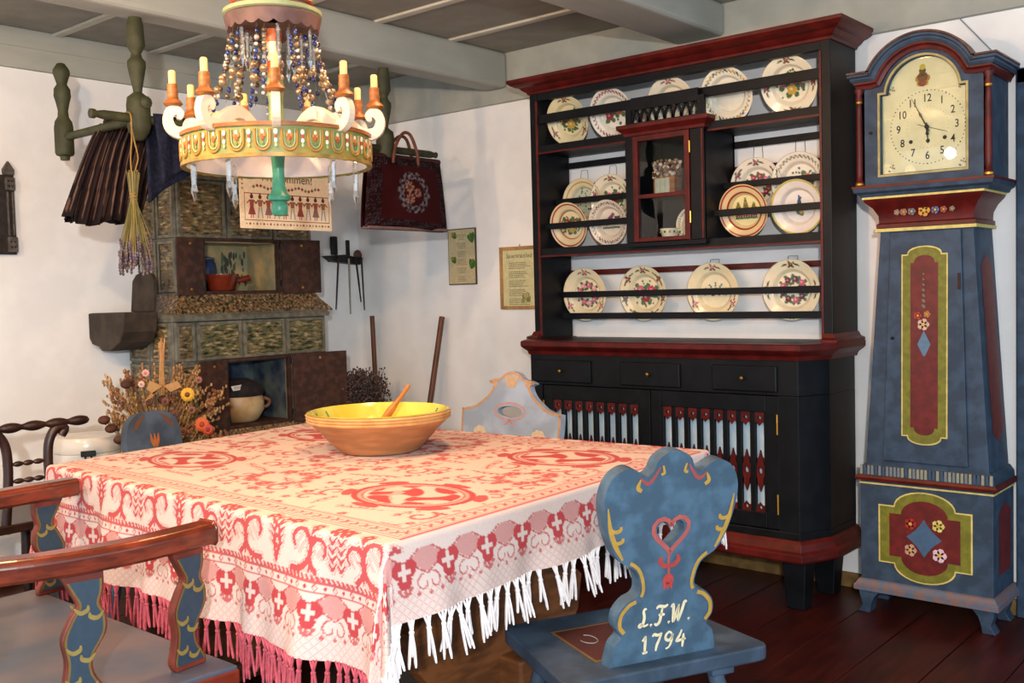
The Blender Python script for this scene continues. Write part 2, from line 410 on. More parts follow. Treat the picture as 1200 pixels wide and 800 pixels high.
# hutch
for sx in (hx0, hx1-0.042):
    sd = dmb().box(sx, sx+0.042, hy0, hy1, 1.05, 2.262).build('side_board', m_black, D, bevel=0.003)
    ex = sx+0.042 if sx < -3 else sx
    MB(Matrix.Translation(-DO)).box(ex-0.004 if sx > -3 else ex-0.006, ex+0.006 if sx > -3 else ex+0.004, hy0-0.004, hy0+0.006, 1.062, 2.20).build('edge_bead', m_red, sd, bevel=0.0015)
ix0, ix1 = hx0+0.042, hx1-0.042
dmb().box(ix0, ix1, hy0+0.004, hy0+0.03, 2.203, 2.262).build('top_rail', m_black, D, bevel=0.002)
dmb().box(hx0, hx1, hy0, hy1, 2.262, 2.278).build('top_board', m_black, D)
cpath = [(hx0, hy1), (hx0, hy0), (hx1, hy0), (hx1, hy1)]
dmb().molding(cpath, [(-0.02, 2.236), (0.006, 2.236), (0.010, 2.246), (0.022, 2.254), (0.032, 2.264), (0.036, 2.268), (0.05, 2.272), (0.066, 2.280), (0.076, 2.289), (0.08, 2.292), (0.08, 2.306), (-0.02, 2.306)]).build('cornice', m_red, D, bevel=0.001)
dmb().molding([(hx0, hy1), (hx0, hy0), (ix0-.004, hy0)], [(-0.01, 1.05), (0.03, 1.05), (0.03, 1.06), (0.012, 1.068), (0.004, 1.085), (-0.01, 1.085)]).build('foot_molding', m_red, D)
dmb().molding([(ix1+.004, hy0), (hx1, hy0), (hx1, hy1)], [(-0.01, 1.05), (0.03, 1.05), (0.03, 1.06), (0.012, 1.068), (0.004, 1.085), (-0.01, 1.085)]).build('foot_molding', m_red, D)
cx0, cx1 = -2.585, -2.185           # small glazed cupboard in the middle
for (z0, z1) in [(1.950, 1.986), (1.452, 1.49)]:
    sh = dmb().box(ix0, ix1, hy0+0.002, hy1, z0, z1).build('shelf', m_black, D, bevel=0.002)
    MB(Matrix.Translation(-DO)).box(ix0, ix1, hy0-0.003, hy0+0.004, z0-0.005, z0+0.003).build('edge_bead', m_red, sh)
def rail(x0, x1, y, z0, z1, m=m_black, t=0.014): return dmb().box(x0, x1, y, y+t, z0, z1).build('plate_rail', m, D, bevel=0.002, seg=1)
rail(ix0, ix1, 3.89, 2.093, 2.136)
for (a, b) in [(ix0, cx0+0.003), (cx1-0.003, ix1)]:
    rail(a, b, 3.925, 1.583, 1.612); rail(a, b, 4.015, 1.708, 1.735); rail(a, b, 4.118, 1.892, 1.922); rail(a, b, 4.12, 1.785, 1.812, m_red, 0.012)
rail(ix0, ix1, 4.12, 1.357, 1.383, m_red, 0.012); rail(ix0, ix1, 4.045, 1.247, 1.276); rail(ix0, ix1, 4.045, 1.140, 1.170)
# glazed cupboard
cy = 3.85
CP = dmb().box(cx0, cx0+0.035, cy, 4.12, 1.49, 1.99).box(cx1-0.035, cx1, cy, 4.12, 1.49, 1.99).box(cx0, cx1, cy, 4.12, 1.975, 1.995).box(cx0, cx1, cy, 4.12, 1.468, 1.488).box(cx0, cx1, 4.10, 4.12, 1.488, 1.975).build('cupboard', m_black, D, bevel=0.002)
MB(Matrix.Translation(-DO)).box(cx0+.035, cx1-.035, cy+.02, 4.10, 1.688, 1.702).build('cupboard_shelf', m_black, CP)
fa, fb = cx0+0.04, cx1-0.072
DR = dmb().box(fa, fa+.025, cy-.006, cy+.014, 1.49, 1.96).box(fb-.025, fb, cy-.006, cy+.014, 1.49, 1.96).box(fa+.025, fb-.025, cy-.006, cy+.014, 1.935, 1.96).box(fa+.025, fb-.025, cy-.006, cy+.014, 1.49, 1.508).box(fa+.025, fb-.025, cy-.006, cy+.014, 1.682, 1.70).build('glazed_door', m_red, D, bevel=0.002)
for (z0, z1) in [(1.508, 1.682), (1.70, 1.935)]:
    MB(Matrix.Translation(-DO)).box(fa+.02, fb-.02, cy+.004, cy+.006, z0-.003, z1+.003).build('pane', m_pane, DR)
for hz in (1.56, 1.86): MB(Matrix.Translation(-DO)).tube([(fb+.004, cy-.008, hz), (fb+.004, cy-.008, hz+.05)], 0.004, 6).build('hinge', m_brass, DR)
for (p0, p1) in ((fb+0.006, cx1), (cx0, fa-.002)): dmb().box(p0, p1, cy-.004, cy+.012, 1.488, 1.96).build('cupboard_stile', m_black, D, bevel=0.002)
dmb().box(cx1-.012, cx1-.004, cy-.007, cy-.003, 1.49, 1.955).build('edge_bead', m_red, D)
dmb().molding([(cx0, 3.895), (cx0, cy), (cx1, cy), (cx1, 3.895)], [(-.01, 1.962), (.004, 1.962), (.008, 1.975), (.022, 1.988), (.030, 1.995), (.030, 2.012), (-.01, 2.012)]).build('cupboard_molding', m_red, D, bevel=0.001)
# fretwork gallery: interlaced arches
fr = dmb(); g0, g1 = cx0+0.03, cx1-0.03; n = 8; p = (g1-g0)/n
for i in range(-1, n):
    pts = []
    for j in range(13):
        a = PI*j/12; xx = g0+(i+1)*p-p*math.cos(a); zz = 2.022+0.062*math.sin(a)
        if g0-1e-6 <= xx <= g1+1e-6: pts.append((xx, zz))
    if len(pts) > 2:
        for q in range(len(pts)-1):
            (xa, za), (xb, zb) = pts[q], pts[q+1]; dx, dz = xb-xa, zb-za; L = math.hypot(dx, dz); nx, nz = -dz/L*.005, dx/L*.005
            fr.prism([(xa+nx, za+nz), (xb+nx, zb+nz), (xb-nx, zb-nz), (xa-nx, za-nz)], cy+.008, cy+.018, 'y')
fr.box(cx0, g0, cy+.004, cy+.022, 2.012, 2.10).box(g1, cx1, cy+.004, cy+.022, 2.012, 2.10).box(g0, g1, cy+.006, cy+.02, 2.012, 2.022).box(g0, g1, cy+.004, cy+.022, 2.078, 2.132)
fr.build('fretwork_gallery', m_black, D)

# ------------------------------------------------------------------ plates
CR, PK, RD, GN, YL, BL, OR, GY = (236, 226, 198), (205, 92, 120), (150, 34, 40), (70, 104, 62), (204, 160, 60), (58, 70, 120), (206, 112, 50), (150, 148, 140)
def flower(L, x, y, r, c, leaf=True):
    if leaf:
        for a in (0.4, 2.2, 4.1, 5.4): L.append((x+1.35*r*math.cos(a), y+1.35*r*math.sin(a), r*.55, GN))
    for a in range(5): L.append((x+.55*r*math.cos(a*1.257), y+.55*r*math.sin(a*1.257), r*.55, c))
    L.append((x-.15*r, y+.15*r, r*.33, tuple(min(255, int(v*.5+128)) for v in c)))
def motif(kind, rng):
    L = []
    if kind[0] == 'bouquet':
        cs = kind[1]
        for i in range(26):
            a = rng.random()*6.28; d = .2+.3*rng.random(); L.append((d*math.cos(a)*1.25, d*math.sin(a), .035+.02*rng.random(), GN))
        for i, c in enumerate(cs):
            a = 6.28*i/len(cs)+.5; d = 0 if len(cs) == 1 else .21; flower(L, d*math.cos(a)*1.3, d*math.sin(a)*.8, .17, c)
    elif kind[0] == 'wreath':
        n = 9
        for i in range(n):
            a = 6.28*i/n; flower(L, .38*math.cos(a), .34*math.sin(a), .105, kind[1][i % len(kind[1])])
    elif kind[0] == 'trees':
        for (x, h) in [(-.3, .3), (0, .45), (.33, .25)]:
            for j in range(7): L.append((x, .0+h*j/6, .13*(1-j/9), (96, 104, 40) if j % 2 else (140, 120, 50)))
        for i in range(12): L.append((-.42+i*.075, -.12, .06, (196, 170, 70)))
        for i in range(9): L.append((-.4+i*.1, -.2, .045, RD))
        for i in range(12): L.append((-.42+i*.075, -.28, .045, GN))
    elif kind[0] == 'figure':
        for j in range(6): L.append((0, .28-.06*j, .05+.012*j, BL if j < 3 else (60, 90, 70)))
        for j in range(4): L.append((-.06+.04*j*1.0, -.2-.02*j, .09, GN)); L.append((.06, -.2, .08, YL))
        L.append((-.14, -.12, .05, YL)); L.append((.16, -.12, .05, GN)); L.append((0, .36, .04, BL)); L.append((.05, .30, .05, BL))
    elif kind[0] == 'bird':
        for j in range(8): L.append((-.2+.05*j, -.02+.05*j, .12-.006*j, (120, 70, 90)))
        for j in range(5): L.append((.25+.05*j, .2, .05, (70, 50, 60)))
        for i in range(10): L.append((-.4+i*.09, -.25+.02*rng.random(), .05, GN))
    elif kind[0] == 'sprig':
        for i in range(7):
            a = -.2+3.5*i/6
            for t in (.15, .24, .32): L.append((t*math.cos(a)*1.3, -.05+t*math.sin(a), .04, (84, 130, 110)))
        for i in range(16): L.append((.35*(rng.random()-.5), -.05+.1*(rng.random()-.5), .05, (206, 190, 110)))
        L.append((-.1, -.1, .07, RD)); L.append((.14, -.08, .07, RD))
    elif kind[0] == 'speckle':
        for i in range(34):
            a = rng.random()*6.28; d = .6*math.sqrt(rng.random()); L.append((d*math.cos(a), d*math.sin(a), .035, (60, 84, 84)))
    return L
def plate(label, px, py, D0, Y, zc, tilt, rimkind, mot, base=CR, well=None, hang=False):
    rng = random.Random(hash(label) % 9973 if False else sum(map(ord, label)))
    R = D0/2; NR, NA = 34, 104
    prof = []
    for i in range(NR+1):
        t = i/NR
        if t < .58: z = 0.0
        elif t < .68: z = .018*((t-.58)/.10)**1.2
        else: z = .018+.012*(t-.68)/.32
        prof.append((R*t, z))
    L = motif(mot, rng)
    rk, rc = rimkind
    if rk == 'dots':
        n = 34
        for i in range(n):
            a = 6.28318*i/n; L.append((.86*math.cos(a), .86*math.sin(a), .045, rc[i % len(rc)])); L.append((.80*math.cos(a+.09), .80*math.sin(a+.09), .028, GN if len(rc) > 1 else rc[0]))
    elif rk == 'sprigs':
        for i in range(rc[0]):
            a = 1.57+6.28318*i/rc[0]; flower(L, .83*math.cos(a), .83*math.sin(a), .075, rc[1])
            for s in (-1, 1):
                for q in range(3): L.append((.83*math.cos(a+s*(.17+.08*q)), .83*math.sin(a+s*(.17+.08*q)), .035, GN if q % 2 == 0 else rc[1]))
    vs = [(0, 0, 0)]; cols = [None]
    for i in range(1, NR+1):
        for j in range(NA):
            a = 2*PI*j/NA; vs.append((prof[i][0]*math.cos(a), -prof[i][1], prof[i][0]*math.sin(a)))
    V = np.array(vs); U = V[:, 0]/R; T = V[:, 2]/R; rr = np.hypot(U, T)
    C = np.tile(np.array(lin(base)), (len(vs), 1))
    if well: C[rr < .62] = lin(well)
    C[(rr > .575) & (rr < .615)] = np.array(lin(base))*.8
    if rk == 'band':
        for (lo, hi, c) in rc: C[(rr > lo) & (rr < hi)] = lin(c)
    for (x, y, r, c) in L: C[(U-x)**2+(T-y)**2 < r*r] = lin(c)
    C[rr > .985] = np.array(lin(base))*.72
    # back side shell
    nf = len(vs); bk = [(0, .006, 0)]
    for j in range(NA):
        a = 2*PI*j/NA; bk.append((R*.58*math.cos(a), .006, R*.58*math.sin(a)))
    allv = vs+bk; fs = [(0, 1+(j+1) % NA, 1+j) for j in range(NA)]
    for i in range(NR-1):
        for j in range(NA): l = (j+1) % NA; fs.append((1+i*NA+j, 1+i*NA+l, 1+(i+1)*NA+l, 1+(i+1)*NA+j))
    o0 = 1+(NR-1)*NA
    for j in range(NA):
        l = (j+1) % NA; fs.append((o0+j, o0+l, nf+1+l, nf+1+j)); fs.append((nf, nf+1+j, nf+1+l))
    me = bpy.data.meshes.new('plate'); me.from_pydata(allv, [], fs); me.update()
    me.polygons.foreach_set('use_smooth', [True]*len(me.polygons)); me.materials.append(m_gloss)
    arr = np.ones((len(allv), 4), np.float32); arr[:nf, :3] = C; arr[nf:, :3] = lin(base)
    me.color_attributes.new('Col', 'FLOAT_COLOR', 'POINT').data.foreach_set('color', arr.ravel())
    o = bpy.data.objects.new('plate', me); COL.objects.link(o)
    c = at(px, py, Y=Y); o.location = (c.x, Y, zc); o.rotation_euler = (math.radians(tilt), 0, 0)
    tag(o, label, 'plate', 'painted plates on the dresser')
    if hang:
        hk = MB(); z = R
        hk.tube([(-.022, .004, z-.004), (-.022, .006, z+.012), (-.018, .008, z+hang), (.018, .008, z+hang), (.022, .006, z+.012), (.022, .004, z-.004)], 0.0012, 5)
        hk.build('wire_hanger', m_iron, o)
    return o
tz = 1.9875
PL = [
 ('cream plate with dark red fruit spray, top shelf beside the dresser side board', 660.5, 139, .262, 4.045, tz, ('sprigs', (3, RD)), ('bouquet', [RD, RD, YL]), (226, 214, 170), None, 0),
 ('white plate with a brown leaf rim and one orange flower on the top shelf', 720, 129, .262, 4.045, tz, ('dots', [(150, 70, 60)]), ('bouquet', [OR, RD]), (236, 230, 212), None, 0),
 ('cream plate with pale green sprig and red berries above the lattice gallery', 790, 117, .262, 4.045, tz, ('sprigs', (3, PK)), ('sprig',), CR, None, 0),
 ('plain white plate with a yellow and blue garland rim on the top shelf', 854.5, 108, .262, 4.045, tz, ('dots', [YL, YL, BL]), ('speckle0',), (238, 232, 210), None, 0),
 ('cream plate with two pink roses among yellow leaves on the top shelf', 927.5, 97, .27, 4.045, tz, ('sprigs', (4, RD)), ('bouquet', [PK, PK, YL]), (238, 228, 200), None, 0),
 ('pale green dish with small dark sprigs and an ochre rim line', 672, 233, .238, 4.095, 1.715, ('band', [(.80, .88, YL)]), ('speckle',), (226, 214, 176), (200, 204, 178), .04),
 ('cream plate with large pink rose beside the small glazed cupboard', 719, 224, .238, 4.095, 1.72, ('sprigs', (5, RD)), ('bouquet', [PK, PK, RD]), CR, None, .04),
 ('yellowish plate with brown and green fruit inside a red line', 658.5, 263, .23, 3.975, 1.607, ('band', [(.88, .94, RD), (.60, .64, RD)]), ('bouquet', [(130, 80, 40), (150, 60, 40), YL]), (224, 204, 160), None, 0),
 ('plate with a purple bird and dark rim sprigs', 716, 262, .225, 3.975, 1.605, ('dots', [(80, 90, 110), GY]), ('bird',), (220, 206, 186), None, 0),
 ('large cream plate with a wreath of dark pink roses', 873.5, 212, .245, 4.095, 1.715, ('sprigs', (6, (150, 50, 80))), ('wreath', [(170, 60, 90), PK, RD]), (234, 226, 208), None, .07),
 ('cream plate with grey lettered rim and an orange tulip', 938.5, 204, .245, 4.095, 1.72, ('dots', [(130, 130, 110), GY]), ('bouquet', [OR, PK]), (234, 226, 208), None, .07),
 ('ochre plate with three green trees between red rings', 864, 249, .235, 3.975, 1.6095, ('band', [(.90, .95, RD), (.66, .71, RD)]), ('trees',), (222, 194, 142), (228, 212, 150), 0),
 ('white plate with yellow rim and a small blue flower figure', 937, 243, .235, 3.975, 1.6095, ('band', [(.93, 1.0, (190, 176, 60))]), ('figure',), (226, 218, 208), None, 0),
 ('cream plate with pale pink and green rose wreath on the low rack', 688, 340, .262, 4.085, 1.262, ('sprigs', (3, PK)), ('wreath', [PK, (220, 150, 160)]), (232, 218, 180), None, .0),
 ('cream plate with red peonies and cherries on the low rack', 757, 338, .262, 4.085, 1.262, ('sprigs', (7, (140, 60, 60))), ('bouquet', [(196, 40, 70), PK, RD]), (232, 218, 180), None, 0),
 ('cream plate with yellow basket sprig and pink rim roses on the low rack', 838.5, 338, .262, 4.085, 1.262, ('sprigs', (3, PK)), ('sprig',), (234, 220, 180), None, .012),
 ('cream plate with a ring of dark red and pink blossoms around tiny lettering', 930, 335, .262, 4.085, 1.262, ('sprigs', (4, (110, 20, 30))), ('wreath', [(110, 20, 34), (200, 80, 110), (90, 16, 30)]), (236, 226, 194), None, .012)]
for (lb, px, py, d0, Y, zc, rk, mt, base, well, hang) in PL:
    if zc == tz: Y, d0, tilt, lo, hi = 3.985, .246, 17, ix0, ix1; z = tz+d0/2*math.cos(math.radians(tilt))+.002
    elif Y < 4.0: Y, d0, tilt = 3.99, d0-.006, 9; z = 1.4915+d0/2*math.cos(math.radians(tilt))+.001; lo, hi = (ix0, cx0) if px < 760 else (cx1, ix1)
    else: z, tilt = zc, 3; lo, hi = (ix0, ix1) if zc < 1.4 else ((ix0, cx0) if px < 760 else (cx1, ix1))
    o = plate(lb, px, py, d0, Y, z, tilt, rk, mt, base, well, hang)
    o.location.x = min(max(o.location.x, lo+d0/2+.004), hi-d0/2-.004)

# things in the glazed cupboard
c = at(782, 212, Y=3.96)
bx = thing('flower_box', 'small wooden box with pale paper front, full of glittering dried flowers, in the cupboard', 'box', (c.x, 3.96, 1.703))
MB().box(-.055, .055, -.03, .03, 0, .075).build('casing', m_stick, bx, bevel=.002)
MB().box(-.045, .03, -.033, -.03, .006, .07, (190, 196, 180)).box(-.02, -.018, -.0335, -.033, .006, .07, (160, 150, 90)).box(.006, .008, -.0335, -.033, .006, .07, (160, 150, 90)).build('paper_front', m_paint, bx, colors=True)
rg = random.Random(3); bb = MB()
for i in range(170):
    a = rg.random()*6.28; d = .07*math.sqrt(rg.random()); z = .075+.075*rg.random()**.8
    bb.ball((d*math.cos(a)*1.05, d*math.sin(a)*.5, z), .004+.005*rg.random(), 5, 4, col=rg.choice([(170, 130, 110), (200, 180, 160), (120, 80, 70), (235, 225, 215), (150, 110, 60)]))
bb.build('dried_blossom', m_gloss, bx, colors=True)
c = at(785, 268, Y=3.93)
cu = thing('tea_cup', 'white tea cup with green leaf band on its saucer in the cupboard', 'cup', (c.x-.01, 3.945, 1.4895))
MB().lathe([(0, 0), (.035, 0), (.062, .010), (.060, .012), (.03, .005), (0, .005)], seg=32, col=(226, 214, 190)).build('saucer', m_gloss, cu, True, colors=True)
kb = MB(); kb.lathe([(.024, .006), (.034, .02), (.044, .058), (.041, .058), (.03, .022), (0, .012)], seg=36, col=(230, 224, 204), cap=False)
for i in range(12):
    a = 2*PI*i/12; kb.ball((.0415*math.cos(a), .0415*math.sin(a), .043), .006, 6, 4, col=GN if i % 2 else (200, 160, 70))
kb.tube(catmull([(.042, 0, .05), (.062, 0, .046), (.06, 0, .026), (.036, 0, .02)], 4), .004, 6, col=(230, 224, 204)); kb.build('cup', m_gloss, cu, True, colors=True)
o = plate('cream dish standing upright behind the tea cup in the cupboard', 803, 262, .15, 4.02, 1.5655, -8, ('dots', [(150, 90, 70)]), ('speckle0',), (232, 222, 196))
o.location.x += 0.045; o['group'] = 'crockery in the glazed cupboard'

# ------------------------------------------------------------------ longcase clock
CX = -1.285
CK = thing('longcase_clock', 'tall blue painted grandfather clock with arched hood, red columns and floral panels', 'clock', (CX, 4.0, 0))
def cmb(): return MB(Matrix.Translation((0, -4.0, 0)))        # local x about the clock axis, y in room coordinates
byf, wyf, hyf, cyb = 3.862, 3.895, 3.862, 4.13
bw = 0.243
bs = cmb().box(-bw, bw, byf, cyb, 0.125, 0.525).build('base_case', m_blue2, CK, bevel=.003)
cmb().molding([(-bw, cyb), (-bw, byf), (bw, byf), (bw, cyb)], [(-.02, .088), (.022, .088), (.022, .108), (.016, .114), (.008, .128), (0, .132), (-.02, .132)]).build('plinth_molding', mat('worn plinth paint', (120, 96, 92), .6, .3, 30, col2=(84, 100, 120)), CK, bevel=.001)
for sx in (-1, 1):
    for yy in (byf+.02, cyb-.05):
        x0 = sx*(bw-.012); out = [(x0-sx*.065, .09), (x0+sx*.02, .09), (x0+sx*.012, .055), (x0+sx*.004, .03), (x0+sx*.022, 0), (x0-sx*.025, 0), (x0-sx*.03, .03), (x0-sx*.04, .06)]
        cmb().prism(out, yy-.03, yy+.03, 'y').build('foot', m_blue2, CK, bevel=.003)
cmb().molding([(-bw, cyb), (-bw, byf), (bw, byf), (bw, cyb)], [(-.02, .505), (.003, .505), (.003, .511), (-.02, .511)]).build('line', m_yellow, bs)
cmb().molding([(-bw, cyb), (-bw, byf), (bw, byf), (bw, cyb)], [(-.02, .520), (.014, .520), (.016, .530), (.010, .540), (-.02, .540)]).build('base_molding', m_red, CK)
# gadrooned strip
gd = cmb().molding([(-bw, cyb), (-bw, byf), (bw, byf), (bw, cyb)], [(-.04, .540), (.004, .540), (.002, .562), (-.012, .582), (-.04, .588)]).build('frieze', m_blue2, CK)
rg = random.Random(5); flute = None
nfl = 34
for i in range(nfl):
    if flute is None or i in (1, 2):
        cc = [(150, 150, 130), (60, 80, 104), (120, 128, 130)][i]
        ob = MB().box(-.0052, .0052, -.005, .006, .541, .578, cc).build('flute', m_paint, gd, colors=True, bevel=.002)
        flute = [ob] if flute is None else flute+[ob]
    else: ob = inst(rg.choice(flute), gd)
    ob.location = (-bw+.006+i*(2*bw-.012)/(nfl-1), byf-4.0-.002, 0)
# trunk (tapering)
wb, wt = 0.226, 0.168; zb, zt = 0.575, 1.49
tk = cmb().taper([(-wb, wyf-.02), (wb, wyf-.02), (wb, cyb), (-wb, cyb)], [(-wt, wyf), (wt, wyf), (wt, cyb), (-wt, cyb)], zb, zt).build('trunk', m_blue2, CK, bevel=.003)
def wf(z): return wyf-.02*(1-(z-zb)/(zt-zb))
# door of the trunk
dl = cmb(); dwb, dwt = .155, .128
dl.add([(-dwb, wf(.60)-.012, .60), (dwb, wf(.60)-.012, .60), (dwt, wf(1.47)-.012, 1.47), (-dwt, wf(1.47)-.012, 1.47), (-dwb, wf(.60)+.004, .60), (dwb, wf(.60)+.004, .60), (dwt, wf(1.47)+.004, 1.47), (-dwt, wf(1.47)+.004, 1.47)],
       [(0, 1, 2, 3), (4, 7, 6, 5), (0, 4, 5, 1), (1, 5, 6, 2), (2, 6, 7, 3), (3, 7, 4, 0)])
td = dl.build('trunk_door', m_blue2, CK, bevel=.003)
cmb().lathe([(.006, 0), (.006, -.004), (.003, -.006), (.003, -.016), (0, -.017)], (-.118, wf(1.1)-.012, 1.07), 10, 'y').build('keyhole_plate', m_iron, td)
cmb().tube([(dwt-.004, wf(1.3)-.014, 1.25), (dwt-.004, wf(1.3)-.014, 1.31)], .005, 6).build('hinge', m_rust, td)
def vpanel(w, z0, z1, cap, o=0.0):
    """outline of the long painted panel with rounded lobes at both ends"""
    t = .74; pts = [(-w, z0), (-w*t, z0)]
    for j in range(0, 13): a = PI+PI*j/12; pts.append((w*t*math.cos(a), z0-.004+cap*math.sin(a)))
    pts += [(w*t, z0), (w, z0), (w, z1), (w*t, z1)]
    for j in range(0, 13): a = PI*j/12; pts.append((w*t*math.cos(a), z1+.004+cap*math.sin(a)))
    pts += [(-w*t, z1), (-w, z1)]; return pts
def slab(pts, off, m, name, par, th=.0012):
    mb = cmb(); n = len(pts)
    vs = [(x, wf(z)-.012-off, z) for x, z in pts]+[(x, wf(z)-.012-off+th, z) for x, z in pts]
    mb.add(vs, [list(range(n)), list(range(n, 2*n))[::-1]]+[(i, n+i, n+(i+1) % n, (i+1) % n) for i in range(n)])
    return mb.build(name, m, par)
slab(vpanel(.084, .70, 1.385, .026), .0015, m_yellow, 'panel_line', td)
slab(vpanel(.079, .705, 1.38, .026), .0025, m_green, 'panel_border', td)
slab(vpanel(.050, .735, 1.352, .024), .0035, m_red2, 'panel_field', td)
fm = cmb(); yy = wf(1.05)-.012-.0045
def bloom(mb, x, z, r, c, y):
    for i in range(5): mb.disc(x+.6*r*math.cos(i*1.257), z+.6*r*math.sin(i*1.257), r*.55, y, c, 7)
    mb.disc(x, z, r*.34, y-.0004, (210, 170, 80), 7)
for (x, z, r, c) in [(-.022, 1.155, .013, (176, 62, 40)), (.012, 1.16, .011, (190, 130, 60)), (-.002, 1.122, .02, (206, 170, 150)), (.004, .975, .019, (200, 160, 150)), (-.012, .944, .012, (60, 86, 130)), (.018, .944, .013, (196, 140, 70)), (.010, .912, .015, (180, 66, 40))]: bloom(fm, x, z, r, c, yy)
for i in range(7): fm.disc(-.0, .885-.02*i, .006-.0005*i, yy, (110, 110, 90), 6, 1.6, .8); fm.disc(0, 1.19+.02*i, .006-.0005*i, yy, (110, 110, 90), 6, 1.6, -.8)
for i in range(6): fm.disc(-.03+.012*i, 1.0+.008*(i % 2), .007, yy+.0003, (90, 110, 90), 6, 1.5, i)
fm.add([(0, yy, 1.10), (.024, yy, 1.048), (0, yy, .996), (-.024, yy, 1.048)], [(0, 1, 2, 3)], (92, 122, 150))
fm.build('painted_flowers', m_paint, td, colors=True)
# side panel paint
sp = MB(); 
xs = lambda z: (wb+(wt-wb)*(z-zb)/(zt-zb))+.0012
for (hw, z0, z1, m_, e) in [(.07, .68, 1.38, m_red2, 0)]:
    pts = [(4.02-hw, z0+.04), (4.02, z0), (4.02+hw, z0+.04), (4.02+hw, z1-.04), (4.02, z1), (4.02-hw, z1-.04)]
    MB(Matrix.Translation((0, -4.0, 0))).add([(xs(z), y, z) for y, z in pts], [list(range(6))]).build('side_panel', m_, tk)
MB(Matrix.Translation((0, -4.0, 0))).add([(bw+.0012, y, z) for y, z in [(3.93, .2), (4.08, .2), (4.08, .43), (4.0, .46), (3.93, .43)]], [list(range(5))]).build('side_panel', m_red2, bs)
# base panel
def bpanel(w, h, r):
    pts = []; zc = .318
    n = 14; a0 = math.asin(min(1, h/r)) if r > h else PI/2
    # rectangle w x h with arcs bulging above and below
    bx_ = w*.66
    pts += [(-w, zc-h), (-bx_, zc-h)]
    for j in range(n+1): a = PI+PI*j/n; pts.append((bx_*math.cos(a), zc-h+r*math.sin(a)))
    pts += [(bx_, zc-h), (w, zc-h), (w, zc+h), (bx_, zc+h)]
    for j in range(n+1): a = PI*j/n; pts.append((bx_*math.cos(a), zc+h+r*math.sin(a)))
    pts += [(-bx_, zc+h), (-w, zc+h)]; return pts
def bslab(pts, off, m, name):
    return cmb().prism(pts, byf-off, byf-off+.0012, 'y').build(name, m, bs)
bslab(bpanel(.172, .112, .062), .0015, m_yellow, 'panel_line'); bslab(bpanel(.166, .107, .062), .0025, m_green, 'panel_border'); bslab(bpanel(.130, .082, .058), .0035, m_red2, 'panel_field')
fm = cmb(); yy = byf-.0047; st = []
for i in range(4):
    a = i*PI/2; b2 = a+PI/2; p, q = (.066*math.cos(a), .318+.072*math.sin(a)), (.066*math.cos(b2), .318+.072*math.sin(b2))
    for t in range(6):
        s = t/6; x = p[0]+(q[0]-p[0])*s; z = p[1]+(q[1]-p[1])*s; k = 1-.5*s*(1-s); st.append((x*k, .318+(z-.318)*k))
fm.add([(x, yy, z) for x, z in st], [list(range(len(st)))], (66, 96, 128))
for (x, z, r, c) in [(-.05, .368, .02, (160, 40, 34)), (.052, .372, .021, (206, 196, 110)), (-.05, .268, .021, (190, 150, 130)), (.056, .262, .024, (220, 190, 200))]: bloom(fm, x, z, r, c, yy-.0003)
fm.build('painted_flowers', m_paint, bs, colors=True)
# neck: red cove with flowers
hw_ = 0.226
nk = cmb().molding([(-wt, cyb), (-wt, wyf), (wt, wyf), (wt, cyb)], [(-.03, 1.488), (.012, 1.488), (.012, 1.502), (.004, 1.508), (.006, 1.535), (.022, 1.565), (.045, 1.588), (.05, 1.60), (-.03, 1.60)]).build('neck', m_red, CK, smooth=True)
cmb().molding([(-wt, cyb), (-wt, wyf), (wt, wyf), (wt, cyb)], [(-.03, 1.474), (.016, 1.474), (.016, 1.486), (-.03, 1.486)]).build('neck_line', m_yellow, nk)
cmb().molding([(-wt, cyb), (-wt, wyf), (wt, wyf), (wt, cyb)], [(-.03, 1.598), (.052, 1.598), (.052, 1.606), (-.03, 1.606)]).build('neck_line', m_yellow, nk)
fm = cmb()
for (x, r, c) in [(-.10, .010, (150, 130, 120)), (-.075, .012, (170, 120, 90)), (-.045, .013, (110, 120, 130)), (0, .020, (206, 150, 60)), (.04, .013, (90, 110, 150)), (.07, .011, (160, 80, 70)), (.10, .009, (130, 120, 110))]: bloom(fm, x, 1.545, r, c, wyf-.017)
fm.build('painted_flowers', m_paint, nk, colors=True)
# hood
cmb().molding([(-hw_, cyb), (-hw_, hyf), (hw_, hyf), (hw_, cyb)], [(-.06, 1.606), (.004, 1.606), (.010, 1.618), (.024, 1.626), (.026, 1.640), (.016, 1.648), (.004, 1.652), (-.06, 1.652)]).build('hood_base', m_blue2, CK)
cmb().molding([(-hw_, cyb), (-hw_, hyf), (hw_, hyf), (hw_, cyb)], [(.012, 1.640), (.029, 1.640), (.029, 1.650), (.012, 1.650)]).build('hood_bead', m_red, CK)
zs = 2.035; ar = .183; azc = 1.978
def arch(rad, half, zlow, zsp, n=28):
    pts = [(-half, zlow), (-half, zsp)]
    a0 = math.asin(max(-1, min(1, (zsp-azc)/rad)))
    for j in range(n+1): a = PI-a0-(PI-2*a0)*j/n; pts.append((rad*math.cos(a), azc+rad*math.sin(a)))
    pts += [(half, zsp), (half, zlow)]; return pts
